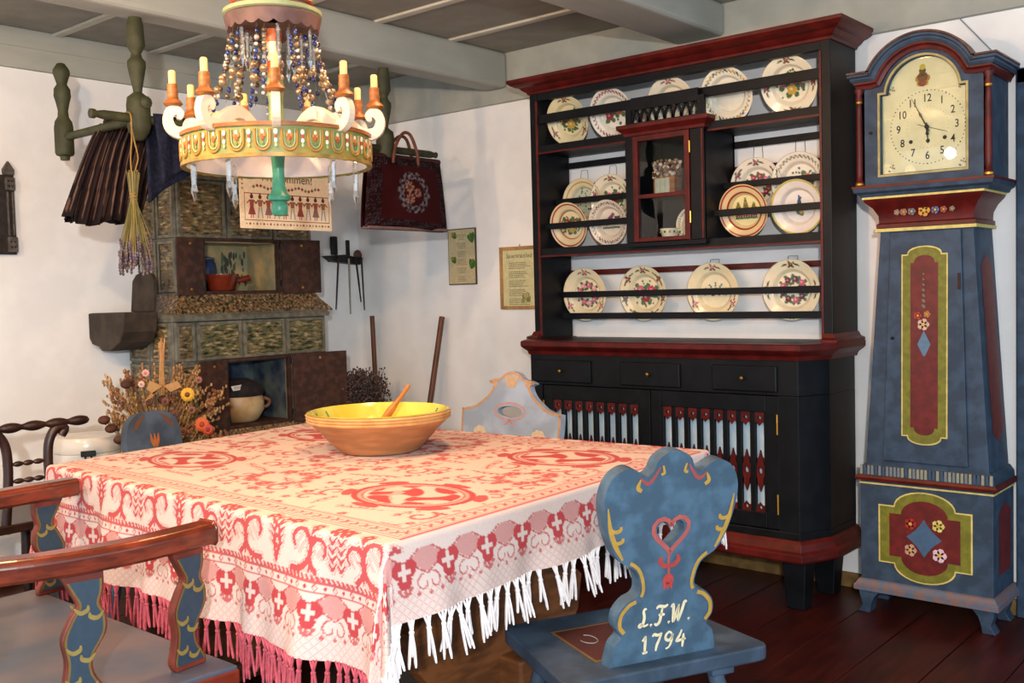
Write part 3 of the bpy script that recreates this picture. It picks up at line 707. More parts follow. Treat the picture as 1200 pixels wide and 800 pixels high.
# hood front with a window: strips between inner dial opening and outer edge
inn = arch(.130, .153, 1.69, 1.985); out = arch(.164, hw_, 1.652, 2.03)
n_ = len(inn); vs = [(x, hyf, z) for x, z in out]+[(x, hyf, z) for x, z in inn]+[(x, hyf+.03, z) for x, z in inn]; fs = []
for i in range(n_):
    j = (i+1) % n_; fs += [(i, j, n_+j, n_+i), (n_+i, n_+j, 2*n_+j, 2*n_+i)]
hd = cmb().add(vs, fs).box(-hw_, -hw_+.012, hyf, cyb, 1.652, 2.03).box(hw_-.012, hw_, hyf, cyb, 1.652, 2.03).box(-hw_, hw_, cyb-.012, cyb, 1.652, 2.03)
hd.add([(x, hyf, z) for x, z in out[2:-2]]+[(x, cyb, z) for x, z in out[2:-2]], [(i, i+1, n_-4+i+1, n_-4+i) for i in range(n_-5)])
hd.build('hood_case', m_blue2, CK)
# yellow bezel line round the window
be = cmb(); bo = arch(.140, .163, 1.68, 1.995); bi = arch(.132, .155, 1.688, 1.987)
vs = [(x, hyf-.004, z) for x, z in bo]+[(x, hyf-.004, z) for x, z in bi]+[(x, hyf+.002, z) for x, z in bo]+[(x, hyf+.002, z) for x, z in bi]; fs = []
for i in range(n_):
    j = (i+1) % n_; fs += [(i, j, n_+j, n_+i), (2*n_+j, 2*n_+i, i, j), (n_+i, n_+j, 3*n_+j, 3*n_+i)]
be.add(vs, fs).build('bezel', mat('bezel paint', (170, 156, 100), .5, .15, 30), CK)
# arched cornice: swept profile blue / red / blue
def cornice(prof, m, name):
    path = [(-hw_, 2.045), (-ar+.008, 2.045)]
    a0 = math.asin((2.045-azc)/ar)
    for j in range(33): a = PI-a0-(PI-2*a0)*j/32; path.append((ar*math.cos(a), azc+ar*math.sin(a)))
    path[1] = (path[2][0]-.012, 2.045)
    path += [(path[-1][0]+.012, 2.045), (hw_, 2.045)]
    # left return, front, right return
    k = len(prof); vs = []; fs = []; n = len(path)
    cols = []
    for i in range(n):
        a = Vector(path[max(i-1, 0)]); b = Vector(path[min(i+1, n-1)]); d = (b-a).normalized(); nn = Vector((-d.y, d.x))
        if i in (0, n-1): nn = Vector((0, 1))
        for (o_, h_) in prof: cols.append((path[i][0]+nn.x*h_, hyf-o_, path[i][1]+nn.y*h_))
    mbc = cmb()
    # extend ends to mitre with side returns
    L0 = [(-hw_-o_, hyf-o_, 2.045+h_) for o_, h_ in prof]; R0 = [(hw_+o_, hyf-o_, 2.045+h_) for o_, h_ in prof]
    LB = [(-hw_-o_, cyb, 2.045+h_) for o_, h_ in prof]; RB = [(hw_+o_, cyb, 2.045+h_) for o_, h_ in prof]
    rings = [LB, L0]+[cols[i*k:(i+1)*k] for i in range(1, n-1)]+[R0, RB]
    vs = [p for r in rings for p in r]
    for i in range(len(rings)-1):
        for q in range(k): fs.append((i*k+q, i*k+(q+1) % k, (i+1)*k+(q+1) % k, (i+1)*k+q))
    fs.append(list(range(k))); fs.append([(len(rings)-1)*k+q for q in range(k)])
    return mbc.add(vs, fs).build(name, m, CK)
cornice([(-.01, -.03), (.010, -.03), (.014, -.018), (.022, -.010), (.022, -.004), (-.01, -.004)], m_red, 'cornice_bead')
cornice([(-.01, -.004), (.026, -.004), (.032, .006), (.032, .012), (.040, .016), (.040, .024), (-.01, .024)], m_blue2, 'cornice')
cornice([(-.01, .024), (.036, .024), (.042, .028), (.042, .034), (-.01, .034)], mat('worn cornice edge', (86, 62, 56), .5, .3, 30), 'cornice_edge')
for sx in (-1, 1):
    x = sx*(hw_+.006)
    cl = cmb().lathe([(.015, 1.655), (.015, 1.668), (.010, 1.674), (.0125, 1.70), (.0115, 1.91), (.009, 1.968), (.012, 1.972), (.014, 1.98), (.010, 1.992), (.017, 2.008), (.017, 2.016)], (x, hyf-.006, 0), 16).build('column', m_red, CK, True)
    cmb().lathe([(.0125, 1.964), (.0125, 1.972)], (x, hyf-.006, 0), 16).build('gold_ring', m_brass, cl)
    cmb().lathe([(.0165, 1.654), (.0165, 1.662)], (x, hyf-.006, 0), 16).build('gold_ring', m_brass, cl)
# dial
dy = hyf+.022
dlp = arch(.133, .157, 1.685, 1.985)
dial = cmb().prism(dlp, dy, dy+.004, 'y').build('dial', m_dial, CK)
dc = (.012, 1.851); mk = cmb(); yy = dy-.0008
for i in range(60):
    a = 2*PI*i/60; mk.disc(dc[0]+.134*math.cos(a), dc[1]+.134*math.sin(a), .0022 if i % 5 else .003, yy, (60, 50, 40), 6)
for i in range(36):
    a = 2*PI*i/36; mk.disc(dc[0]+.075*math.cos(a), dc[1]+.075*math.sin(a), .0012, yy, (90, 80, 70), 5)
for (x, z) in [(-.118, 2.0), (.135, 1.99), (-.12, 1.71), (.135, 1.71)]:
    for j in range(6): mk.disc(x+.01*math.cos(j), z+.012*math.sin(j*1.3), .004, yy, (150, 140, 110), 5)
# small painted gilt ornament in the arch
for (x, z, r, c) in [(0, 2.035, .020, (120, 70, 30)), (-.014, 2.03, .013, (176, 130, 50)), (.015, 2.03, .013, (176, 130, 50)), (0, 2.018, .018, (150, 60, 36)), (-.012, 2.012, .010, (190, 160, 80)), (.012, 2.012, .010, (190, 160, 80)), (0, 2.058, .013, (90, 80, 40)), (0, 2.072, .011, (206, 180, 50)), (0, 2.048, .006, (40, 40, 34))]: mk.disc(x-.004, z, r, yy-.0004*z, c, 9)
for (x, z) in [(-.048, 1.802), (.014, 1.800), (.074, 1.806)]: mk.disc(x, z, .0075, yy-.0004, (30, 24, 20), 10)
mk.build('dial_marks', m_paint, dial, colors=True)
nm = cmb()
for i in range(1, 13):
    a = PI/2-2*PI*i/12; v, f = text_mb(str(i), .040, bold=.0006)
    x0, z0 = dc[0]+.105*math.cos(a), dc[1]+.105*math.sin(a)
    nm.add([(x0+p[0]*.82, yy-.0002, z0+p[1]) for p in v], f, (36, 32, 34))
nm.build('numerals', m_paint, dial, colors=True)
def hand(tip, w, L0, name, wide=None):
    d = Vector((tip[0], tip[1])).normalized(); n = Vector((-d.y, d.x)); L = Vector(tip).length
    prof = wide or [(-L0, w*.6), (0, w), (L*.3, w*1.2), (L*.42, w*2.2), (L*.5, w*.8), (L, w*.15)]
    pts = [(dc[0]+d.x*s+n.x*q, dc[1]+d.y*s+n.y*q) for s, q in prof]+[(dc[0]+d.x*s-n.x*q, dc[1]+d.y*s-n.y*q) for s, q in prof[::-1]]
    return cmb().prism(pts, dy-.008, dy-.0065, 'y').build(name, m_ink, dial)
hand((-.056, .112), .0022, .02, 'minute_hand'); hand((.004, -.062), .003, .015, 'hour_hand'); hand((.075, -.026), .0009, .035, 'sweep_hand', [(-.035, .001), (.075, .0006)])
cmb().lathe([(.008, 0), (.008, -.006), (0, -.008)], (dc[0], dy-.004, dc[1]), 12, 'y').build('hub', m_ink, dial)
cmb().prism(arch(.134, .158, 1.684, 1.99), hyf+.012, hyf+.0135, 'y').build('pane', m_pane, CK)
cmb().lathe([(.006, 0), (.006, -.006), (0, -.007)], (-.19, hyf-.001, 1.85), 10, 'y').build('hood_latch', m_iron, CK)
# cable on the wall above the clock
q0, q1 = at(1125, 22, Y=YB-.004), at(1162, 59, Y=YB-.004)
q2 = q1+(q1-q0)*1.2
tag(MB().tube([q0, (q0+q1)/2, q1, q2], .0028, 6).build('cable', mat('grey cable', (150, 155, 165), .6)), 'thin grey cable running down the white wall behind the clock', 'cable')

# ------------------------------------------------------------------ table and cloth
TZ = 0.78
QA, QB, QC, QD = Vector((-3.13, 1.45)), Vector((-1.52, 1.37)), Vector((-1.57, 2.74)), Vector((-3.24, 2.60))
LU, LV = 1.62, 1.27
hf, hr, hl, hb = 0.285, 0.175, 0.25, 0.18
TB = thing('dining_table', 'brown wooden trestle table under the red and white tablecloth', 'table', (-2.36, 2.05, 0))
def tmb(): return MB(Matrix.Translation((2.36, -2.05, 0)))
ins = .02
tc_ = (QA+QB+QC+QD)/4
top_pts = [tuple(q+(tc_-q).normalized()*ins) for q in (QA, QB, QC, QD)]
tmb().prism(top_pts, TZ-.045, TZ-.006).build('tabletop', m_wood, TB)
for tx in (-2.92, -1.82):
    # shaped trestle boards
    w = [(1.62, .06), (1.70, .12), (1.78, .16), (1.80, .25), (1.72, .34), (1.70, .44), (1.80, .52), (1.74, .62), (1.62, .70), (1.62, .735)]
    pts = w+[(4.1-y, z) for y, z in w[::-1]]
    tmb().prism(pts, tx-.025, tx+.025, 'x').build('trestle', m_wood, TB, bevel=.006)
    tmb().box(tx-.045, tx+.045, 1.52, 2.58, 0, .065).build('foot', m_wood, TB, bevel=.012)
tmb().box(-2.98, -1.72, 2.02, 2.08, .18, .30).build('stretcher', m_wood, TB, bevel=.008)

def cloth_pos(U, V):
    uc = np.clip(U, 0, LU); vc = np.clip(V, 0, LV); a = uc/LU; b = vc/LV
    X = (1-a)*(1-b)*QA.x+a*(1-b)*QB.x+a*b*QC.x+(1-a)*b*QD.x
    Y = (1-a)*(1-b)*QA.y+a*(1-b)*QB.y+a*b*QC.y+(1-a)*b*QD.y
    ea = U-uc; eb = V-vc; d = np.hypot(ea, eb); dd = np.maximum(d, 1e-9); cx, cy = ea/dd, eb/dd
    r = .016; arc = r*PI/2; t = np.minimum(d, arc)/r; rest = np.maximum(d-arc, 0)
    corner = np.minimum(np.abs(cx), np.abs(cy))*1.414
    ang = np.arctan2(cy, cx)
    along = np.where(np.abs(cy) > np.abs(cx), U, V*1.0+2)
    fold = .10*np.sin(along*15.0+.6)+.07*np.sin(along*27+1.9)+.03*np.sin(along*51)
    fold = fold*(1-corner)+corner*(.10+.10*np.cos(ang*8))
    flare = .07+fold*.75*np.minimum(1, rest/.12)+.02
    h = r*np.sin(t)+rest*flare
    Z = TZ+.002-(r-r*np.cos(t))-rest*np.sqrt(np.maximum(0, 1-flare**2))
    Z = Z+.0012*np.sin(U*9+1)*np.sin(V*7)*(d == 0)
    return X+cx*h, Y+cy*h, Z
def segs(px, py, SG):
    m = np.full(px.shape, 9.0)
    for (x0, y0, x1, y1, w0, w1) in SG:
        dx, dy = x1-x0, y1-y0; L2 = dx*dx+dy*dy+1e-12
        t = np.clip(((px-x0)*dx+(py-y0)*dy)/L2, 0, 1)
        m = np.minimum(m, np.hypot(px-x0-t*dx, py-y0-t*dy)-(w0+(w1-w0)*t))
    return m
def poly(pts, w0, w1):
    n = len(pts)-1; return [(pts[i][0], pts[i][1], pts[i+1][0], pts[i+1][1], w0+(w1-w0)*i/n, w0+(w1-w0)*(i+1)/n) for i in range(n)]
def spiral(cx, cy, ra, rb, a0, a1, w0, w1, n=16):
    return poly([(cx+(ra+(rb-ra)*i/n)*math.cos(a0+(a1-a0)*i/n), cy+(ra+(rb-ra)*i/n)*math.sin(a0+(a1-a0)*i/n)) for i in range(n+1)], w0, w1)
def leafs(x0, y0, x1, y1, n, ln, w):
    o = []; dx, dy = x1-x0, y1-y0; L = math.hypot(dx, dy); dx /= L; dy /= L
    for i in range(n):
        t = (i+.5)/n; bx, by = x0+(x1-x0)*t, y0+(y1-y0)*t
        for s in (-1, 1):
            o.append((bx, by, bx+ln*(dx*.7-s*dy*.7), by+ln*(dy*.7+s*dx*.7), w, w*.25))
    return o
def rose(cx, cy, r):
    return [(cx+.62*r*math.cos(i*1.257), cy+.62*r*math.sin(i*1.257), cx+.7*r*math.cos(i*1.257), cy+.7*r*math.sin(i*1.257), r*.42, r*.42) for i in range(5)]
RES = .0033
NU = int((LU+hl+hr)/RES); NV = int((LV+hf+hb)/RES)
gu = np.linspace(-hl, LU+hr, NU); gv = np.linspace(-hf, LV+hb, NV)
U, V = np.meshgrid(gu, gv); U = U.ravel(); V = V.ravel()
X, Y, Z = cloth_pos(U, V)
red = np.zeros(U.shape); pink = np.zeros(U.shape)
dF = V+hf; dR = LU+hr-U; dL = U+hl; dB = LV+hb-V
dE = np.minimum(dR, dL)                          # narrow hems at both ends, wide ones along the sides
dS = np.minimum(dF, dB+.105)
def hem(dist, along, sel):
    """lattice, trefoil row and outline row, measured from the hem"""
    idx = np.where(sel)[0]; d = dist[idx]; s = along[idx]
    rd = np.zeros(len(idx)); pk = np.zeros(len(idx))
    la = (np.abs(((s+d) % .02)-.01) < .0016) | (np.abs(((s-d) % .02)-.01) < .0016)
    pk = np.where((d < .060) & la, .35, pk)
    T = .122; x = (s % T)-T/2; y = d-.098
    cl = np.full(len(idx), 9.0)
    for a, rr in ((PI/2, .0), (PI*7/6, 0), (-PI/6, 0)):
        cl = np.minimum(cl, np.hypot(x-.0165*math.cos(-a), y-.0165*math.sin(-a))-.0185)
    cross = np.minimum(np.maximum(np.abs(x)-.005, np.abs(y)-.018), np.maximum(np.abs(x)-.018, np.abs(y)-.005))
    rd = np.where((cl < 0) & (cross > 0) & (d < .145), 1, rd)
    hexo = np.abs(np.abs(((s+T/2) % T)-T/2)*.55+np.abs(y-.012)-.032)
    x2 = ((s+T/2) % T)-T/2
    pk = np.where((np.abs(x2)*.6+np.abs(y-.02) < .030) & (d < .14), .55, pk)
    pk = np.where((np.abs(np.abs(x2)*.6+np.abs(y-.02)-.033) < .0022) & (d < .142), .9, pk)
    hook = segs(np.abs(x2), y, spiral(.014, -.030, .018, .008, 1.6, -3.2, .0022, .0016)+[(.03, -.05, .03, -.05, .005, .005), (.046, -.034, .05, -.034, .005, .003), (0, -.052, 0, -.052, .0045, .0045)])
    rd = np.where((hook < 0) & (d > .03), .85, rd)
    tail = segs(x, y, [(0, -.046, 0, -.038, .002, .005), (0, -.05, .010, -.042, .002, .004), (0, -.05, -.010, -.042, .002, .004)])
    rd = np.where(tail < 0, .85, rd)
    red[idx] = np.maximum(red[idx], rd); pink[idx] = np.maximum(pink[idx], pk)
isE = (dE < .150) & (dE < dS)
isS = (dS < .150) & ~isE
hem(dE, V+.03, isE); hem(dS, U, isS)
# strip and rope above the side hems
ss = (dS >= .140) & (dE > .15)
rel = dS
red[ss & (np.abs(rel-.142) < .0022)] = .9; red[ss & (np.abs(rel-.164) < .0022)] = .9
dm = np.abs(((U % .028)-.014))+np.abs(rel-.153)
red[ss & (np.abs(dm-.007) < .0022) & (U % .056 < .028)] = .85; red[ss & (dm < .006) & (U % .056 >= .028)] = 1
rope = (rel > .168) & (rel < .178) & ss
red[rope & (((U*1.0+rel*.8) % .016) < .011)] = .95
# acanthus scrolls on the side drops
sc = (rel > .178) & (rel < .318) & (dE > .14)
idx = np.where(sc)[0]; T = .44; xx = (U[idx]+.06) % T; xx = np.where(xx > T/2, T-xx, xx); yy_ = rel[idx]-.178
SG = spiral(.085, .062, .060, .014, -1.9, 3.6, .0085, .0045, 22)
SG += spiral(.165, .050, .046, .012, 4.4, -.6, .007, .004, 18)
SG += poly([(.0, .012), (.012, .05), (.006, .09), (.018, .122)], .006, .002)+leafs(.004, .03, .018, .12, 5, .024, .0052)
SG += rose(.045, .118, .017)+rose(.205, .112, .020)+rose(.135, .112, .014)
SG += poly([(.13, .005), (.125, .05), (.135, .10)], .003, .002)+leafs(.126, .03, .135, .10, 4, .02, .0045)
SG += leafs(.205, .01, .205, .085, 4, .022, .005)
m = segs(xx, yy_, SG)
red[idx[m < 0]] = .95
hat = (m > .002) & (m < .006) & (((U[idx]+yy_) % .008) < .004)
pink[idx[hat]] = .6
for (cx, cy, rr) in [(.088, .064, .026), (.167, .05, .018)]:
    q = (np.hypot(xx-cx, yy_-cy) < rr) & (((xx*1.3+yy_) % .0075) < .0026) & (m > .002); pink[idx[q]] = .55
# border band on the table top
inF = np.minimum(dS-.318, np.where(True, dE-.166, 0))          # distance inside the border
bn = (inF > 0) & (inF < .075)
al = np.where((dS-.318) < (dE-.166), U, V)
red[(np.abs(inF-.004) < .0022)] = .85; red[(np.abs(inF-.012) < .0014)] = .7; red[np.abs(inF-.060) < .0018] = .8; red[np.abs(inF-.066) < .0012] = .7
xb = (al % .034)-.017; yb = inF-.036
lf = segs(xb, yb, [(-.012, -.010, .010, .010, .0045, .001), (-.012, .010, .006, -.010, .0035, .001)])
red[(lf < 0) & (inF > .016) & (inF < .056)] = .85
pink[(inF > .014) & (inF < .058) & ((al+inF*.6) % .009 < .003)] = .4
# field: medallions, wreaths and curling fill
fi = inF > .072
idx = np.where(fi)[0]; fu, fv = U[idx], V[idx]; R_ = np.zeros(len(idx)); P_ = np.zeros(len(idx)); used = np.zeros(len(idx), bool)
def medal(cu, cv, ru, rv, seed):
    global R_, P_, used
    x, y = (fu-cu)/ru, (fv-cv)/rv; r = np.hypot(x, y)
    inside = r < 1.28
    R_ = np.where(inside, 0, R_); P_ = np.where(inside, 0, P_); used |= inside
    R_ = np.where(np.abs(r-1.0) < .055, .95, R_); R_ = np.where(np.abs(r-.86) < .02, .8, R_); P_ = np.where((r > .88) & (r < .95), .4, P_)
    a = np.arctan2(y, x)
    R_ = np.where((np.abs(r-1.15) < .06+.05*np.cos(a*6+seed)) & (np.cos(a*6+seed) > .1), .9, R_)
    blob = np.sin(8.3*x+seed+2.1*np.sin(5.7*y+seed))+np.sin(9.1*y+2*seed+1.9*np.sin(7.3*x))
    R_ = np.where((r < .80) & (blob > .05), .95, R_); P_ = np.where((r < .80) & (blob > -.3) & (blob <= .05), .35, P_)
def wreath(cu, cv, ra, n, ell=1.0):
    global R_, P_, used
    r = np.hypot(fu-cu, (fv-cv)*ell); used |= np.abs(r-ra) < .035
    sg = []
    for i in range(n):
        a = 2*PI*i/n; x, y = cu+ra*math.cos(a), cv+ra*math.sin(a)/ell; sg += rose(x, y, .022 if i % 2 else .017)
        sg += leafs(x, y, x-.03*math.sin(a+.5), y+.03*math.cos(a+.5), 2, .014, .004)
    near = np.where(np.abs(r-ra) < .06)[0]; m = segs(fu[near], fv[near], sg); R_[near[m < 0]] = .85; P_[near[(m > 0) & (m < .005)]] = .35
# scroll sprays filling the field
def spray(cu, cv, rot, sc, fl):
    co_, si_ = math.cos(rot), math.sin(rot); dx, dy = fu-cu, fv-cv
    near = np.where((np.abs(dx) < .17*sc) & (np.abs(dy) < .17*sc))[0]
    if not len(near): return
    lx = ((dx[near]*co_+dy[near]*si_)/sc)*fl; ly = (-dx[near]*si_+dy[near]*co_)/sc
    SGs = spiral(.045, .0, .050, .010, 3.4, -2.6, .0065, .004, 16)+spiral(-.05, .02, .040, .008, -.3, 5.0, .006, .0035, 14)
    SGs += poly([(-.10, -.07), (-.03, -.05), (.03, -.07), (.10, -.05)], .0025, .0025)+leafs(-.09, -.068, .09, -.055, 6, .022, .0038)
    SGs += rose(0, .075, .020)+rose(-.085, .075, .014)+rose(.10, .055, .013)+leafs(-.06, .075, .08, .068, 4, .018, .0035)
    m = segs(lx, ly, SGs); R_[near[m < 0]] = .85
    ht = (m > .001) & (m < .006) & (((fu[near]+fv[near]) % .0075) < .0033); P_[near[ht]] = .45
k_ = 0
for iu in range(8):
    for iv in range(7):
        k_ += 1; cu_, cv_ = .04+iu*.205+.05*(iv % 2), .04+iv*.19
        spray(cu_, cv_, (PI/2)*(k_ % 4)+.3*((k_*7) % 3-1), .85, 1 if k_ % 2 else -1)
for (a, b) in [(.20, .27), (.82, .27), (.20, .76), (.82, .76)]: medal(LU*a, LV*b, .170, .125, 1+3*a+b)
for (a, b) in [(.52, .24), (.52, .82)]: wreath(LU*a, LV*b, .10, 9, 1.25)
wreath(LU*.52, LV*.54, .20, 16)
wreath(LU*.15, LV*.52, .07, 7); wreath(LU*.88, LV*.52, .07, 7)
red[idx] = R_; pink[idx] = P_
amt = np.clip(np.maximum(red, pink), 0, 1)[:, None]
cbase, cred = np.array(lin((216, 198, 190))), np.array(lin((184, 72, 76)))
CC = cbase*(1-amt)+cred*amt
fs = np.arange(NU*NV).reshape(NV, NU)
quads = np.stack([fs[:-1, :-1], fs[:-1, 1:], fs[1:, 1:], fs[1:, :-1]], -1).reshape(-1, 4)
me = bpy.data.meshes.new('tablecloth'); me.vertices.add(NU*NV); me.vertices.foreach_set('co', np.stack([X, Y, Z], 1).astype(np.float32).ravel())
nq = len(quads); me.loops.add(nq*4); me.loops.foreach_set('vertex_index', quads.astype(np.int32).ravel()); me.polygons.add(nq)
me.polygons.foreach_set('loop_start', (np.arange(nq)*4).astype(np.int32)); me.polygons.foreach_set('use_smooth', np.ones(nq, bool)); me.update(calc_edges=True); me.validate()
arr = np.ones((NU*NV, 4), np.float32); arr[:, :3] = CC; me.color_attributes.new('Col', 'FLOAT_COLOR', 'POINT').data.foreach_set('color', arr.ravel()); me.materials.append(m_cloth)
TC = bpy.data.objects.new('tablecloth', me); COL.objects.link(TC)
tag(TC, 'red and white woven damask cloth with knotted fringe over the table', 'tablecloth')
# fringe: knotted tassels along the visible hems
rg = random.Random(11); tasW = []; tasR = []
for kind, lst, m_ in (('w', tasW, m_fringe_w), ('r', tasR, m_fringe_r)):
    for q in range(5):
        t = MB(); L = .088+.015*rg.random()
        for s in range(3):
            a = 2*PI*s/3+rg.random(); top = (.010*(s-1), 0, .002); kn = (.0015*math.cos(a), .0015*math.sin(a), -.026)
            bend = .012*(rg.random()-.5); end = (.007*math.cos(a)+bend, .007*math.sin(a), -L*(.85+.3*rg.random()))
            t.tube(catmull([top, (top[0]*.4, 0, -.014), kn, (.004*math.cos(a)+bend*.6, .005*math.sin(a), -.06), end], 3), [.0028]*4+[.0036]*2+[.0034]*6+[.0022], 5)
        t.ball((0, 0, -.026), .0062, 6, 5)
        o = t.build('tassel', m_, TC, True); lst.append(o); o['_used'] = 0
def put(lst, u, v):
    x, y, z = cloth_pos(np.array([u]), np.array([v])); o = rg.choice(lst)
    if o['_used']: o = inst(o, TC)
    else: o['_used'] = 1
    o.location = (float(x[0]), float(y[0]), float(z[0])); return o
u = -hl+.15
while u < LU+.02:
    o = put(tasR, u, -hf); o.rotation_euler = (.12*(rg.random()-.5), .18*(rg.random()-.5), rg.random()*.5-.25); u += .0235+.006*rg.random()
v = -.02
while v < LV+.15:
    o = put(tasW, LU+hr, v); o.rotation_euler = (.5*(rg.random()-.5), .16*(rg.random()-.5)-.05, PI/2+rg.random()*.5-.25); v += .028+.010*rg.random()
for i in range(14):     # round the dropped corner
    o = put(tasW, LU+hr, -hf+.012+.26*i/14); o.rotation_euler = (.2*(rg.random()-.5), .2*(rg.random()-.5), rg.random()*3)
for i in range(6):
    o = put(tasR if i < 3 else tasW, LU+.02+(hr-.02)*i/6, -hf); o.rotation_euler = (.2*(rg.random()-.5), .2*(rg.random()-.5), rg.random()*3)
for o in tasW+tasR: del o['_used']

# ------------------------------------------------------------------ bowl and spoon
bc = at(447, 531, Z=TZ); bc.x -= .04; bc.y += .03
BW = thing('mixing_bowl', 'wide earthenware bowl glazed yellow inside, standing on the tablecloth', 'bowl', (bc.x, bc.y, TZ+.0045))
MB().lathe([(0, 0), (.118, 0), (.122, .004), (.150, .03), (.178, .062), (.196, .078), (.212, .092), (.214, .094), (.212, .098), (.216, .103), (.214, .107), (.218, .112), (.216, .118), (.206, .119)], seg=64, cap=False).build('body', mat('earthenware', (172, 118, 74), .45, .14, 10, stretch=(1, 1, 6), bump=.1), BW, True)
MB().lathe([(.2165, .119), (.206, .121), (.196, .108), (.182, .082), (.150, .045), (.12, .018), (.10, .012), (0, .012)], seg=64, cap=False).build('glaze', mat('yellow glaze', (196, 184, 62), .12, .25, 8, spec=.6, col2=(214, 206, 96)), BW, True)
rb = MB()
for i in range(3): rb.lathe([(.2145+.001*i, .092+.0085*i), (.2185+.001*i, .096+.0085*i), (.2145+.001*i, .100+.0085*i)], seg=64, cap=False)
rb.build('throwing_rings', mat('pale earthenware', (208, 156, 96), .4, .12, 20), BW, True)
gm = MB()
for a in (3.4, 3.75, 4.9, 5.4, 1.2, 2.2):
    p = [(math.cos(a)*r, math.sin(a)*r, z+.002) for r, z in [(.196, .108), (.188, .094), (.176, .074)]]
    gm.tube(p, .003, 5)
gm.build('green_strokes', mat('green glaze', (70, 130, 60), .15, .2), BW)
sp = catmull([(-.03, .02, .03), (.02, 0, .09), (.05, -.015, .125), (.085, -.03, .165), (.10, -.035, .185)], 5)
SPN = thing('wooden_spoon', 'short orange-brown wooden spoon leaning in the yellow bowl', 'spoon', (bc.x, bc.y, TZ+.0045))
wsp = mat('spoon wood', (206, 122, 56), .4, .15, 20)
MB().tube(sp, [.017, .017, .017, .017, .017, .018, .02, .021, .021, .02, .017, .014, .012, .011, .0105, .010, .0105, .011, .011, .010, .007], 10, flat=.6).build('handle', wsp, SPN, True)
MB().ball((-.045, .03, .040), .03, 12, 8, (1.1, .9, .5)).build('spoon_bowl', wsp, SPN, True)
SPN.rotation_euler = (0, 0, 1.0)
BW.scale = (1.06, 1.06, 1.08); SPN.scale = (.95, .95, 1.12)

# ------------------------------------------------------------------ board-back chairs
from mathutils.geometry import tessellate_polygon
def prism_hole(mb, outer, holes, y0, y1, col=None):
    polys = [outer]+holes; flat = [p for q in polys for p in q]
    tris = tessellate_polygon([[Vector((p[0], p[1], 0)) for p in q] for q in polys]); n = len(flat)
    fs = [tuple(t) for t in tris]+[tuple(n+i for i in t[::-1]) for t in tris]
    k = 0
    for q in polys:
        m = len(q)
        for i in range(m): fs.append((k+i, k+(i+1) % m, n+k+(i+1) % m, n+k+i))
        k += m
    return mb.add([(p[0], y0, p[1]) for p in flat]+[(p[0], y1, p[1]) for p in flat], fs, col)
def mirror(half): return [(x, z) for x, z in half]+[(-x, z) for x, z in half[::-1] if x > 1e-6]
def smooth2(half, n=4):
    P = catmull([(x, z, 0) for x, z in half], n); return [(max(p.x, 0), p.y) for p in P]
def heart(cx, cz, s, n=22):
    o = []
    for i in range(n):
        t = 2*PI*i/n; o.append((cx+s*.062*16*math.sin(t)**3, cz+s*.062*(13*math.cos(t)-5*math.cos(2*t)-2*math.cos(3*t)-math.cos(4*t))))
    return o
def seat_poly(wr, wf_, yr, yf, r=.035):
    P = [(wr, yr), (-wr, yr), (-wf_, yf), (wf_, yf)]; out = []
    for i in range(4):
        p = Vector(P[i]); a = (Vector(P[i-1])-p).normalized(); b = (Vector(P[(i+1) % 4])-p).normalized()
        for t in (0, .25, .5, .75, 1):
            q = p+a*r*(1-t)**2+b*r*t**2; out.append((q.x, q.y))
    return out
def board_chair(name, label, loc, rz, half, holes, m_board, m_seat, lean=8, th=.034, group=None, wr=.24, wf_=.21, yf=-.37, legdx=0):
    t = thing(name, label, 'chair', loc, rz, group)
    sp_ = seat_poly(wr, wf_, .055, yf)
    st = MB().prism(sp_, .425, .46).build('seat', m_seat, t, bevel=.005)
    mtx = Matrix.Translation((0, -.005, .458)) @ Matrix.Rotation(-math.radians(lean), 4, 'X')
    out = mirror(smooth2(half)); bk = prism_hole(MB(mtx), out, holes, -th/2, th/2).build('backrest', m_board, t, bevel=.004)
    for sx in (-1, 1):
        MB().box(sx*.15-.03, sx*.15+.03, yf+.04, .03, .40, .425).build('batten', m_seat, t, bevel=.004)
        for sy, y in ((-1, yf+.075), (1, -.01)):
            x = sx*.15
            MB().tube([(x, y, .41), (x+sx*.035, y+sy*.03, .2), (x+sx*.062, y+sy*.055, .0)], [.019, .022, .016], 8).build('leg', m_seat, t, True)
    return t, bk, mtx, out, st
lfw = [(.138, 0), (.128, .05), (.110, .071), (.124, .094), (.122, .125), (.10, .15), (.077, .160), (.070, .18), (.084, .22), (.122, .245), (.143, .275), (.160, .32), (.170, .37), (.165, .41), (.145, .44), (.114, .452), (.087, .442), (.070, .430), (.053, .440), (.042, .463), (.020, .478), (0, .481)]
m_seatd = mat('dark blue grey seat', (58, 74, 92), .5, .3, 10, bump=.12, spec=.3)
hrt = heart(0, .298, .036)
ch, bk, mtx, out, seat = board_chair('board_chair', 'blue painted board-back chair with heart cut-out lettered L.F.W. 1794', (-1.2115, 1.9015, 0), math.radians(-115.5), lfw, [hrt], m_blue, m_seatd, wr=.265, wf_=.23, yf=-.36)
R90 = .034/2
pm = MB(mtx); gold, rosec = (176, 140, 60), (150, 74, 72)
def inset(pts, d):
    o = []; n = len(pts)
    for i in range(n):
        a, b = Vector(pts[i-1]), Vector(pts[(i+1) % n]); t = (b-a)
        if t.length < 1e-9: t = Vector((1, 0))
        t.normalize(); o.append((pts[i][0]-t.y*d, pts[i][1]+t.x*d))
    return o
io = inset(out, .008); n_ = len(io); hh = (n_+1)//2
def arcs(lo, hi, c, w):
    for side in (io[:hh], [(-x, z) for x, z in io[:hh]]):
        q = [p for p in side if lo <= p[1] <= hi]
        if len(q) > 1:
            # keep contiguous run ordered
            pm.ribbon(q, w, R90, .0012, c)
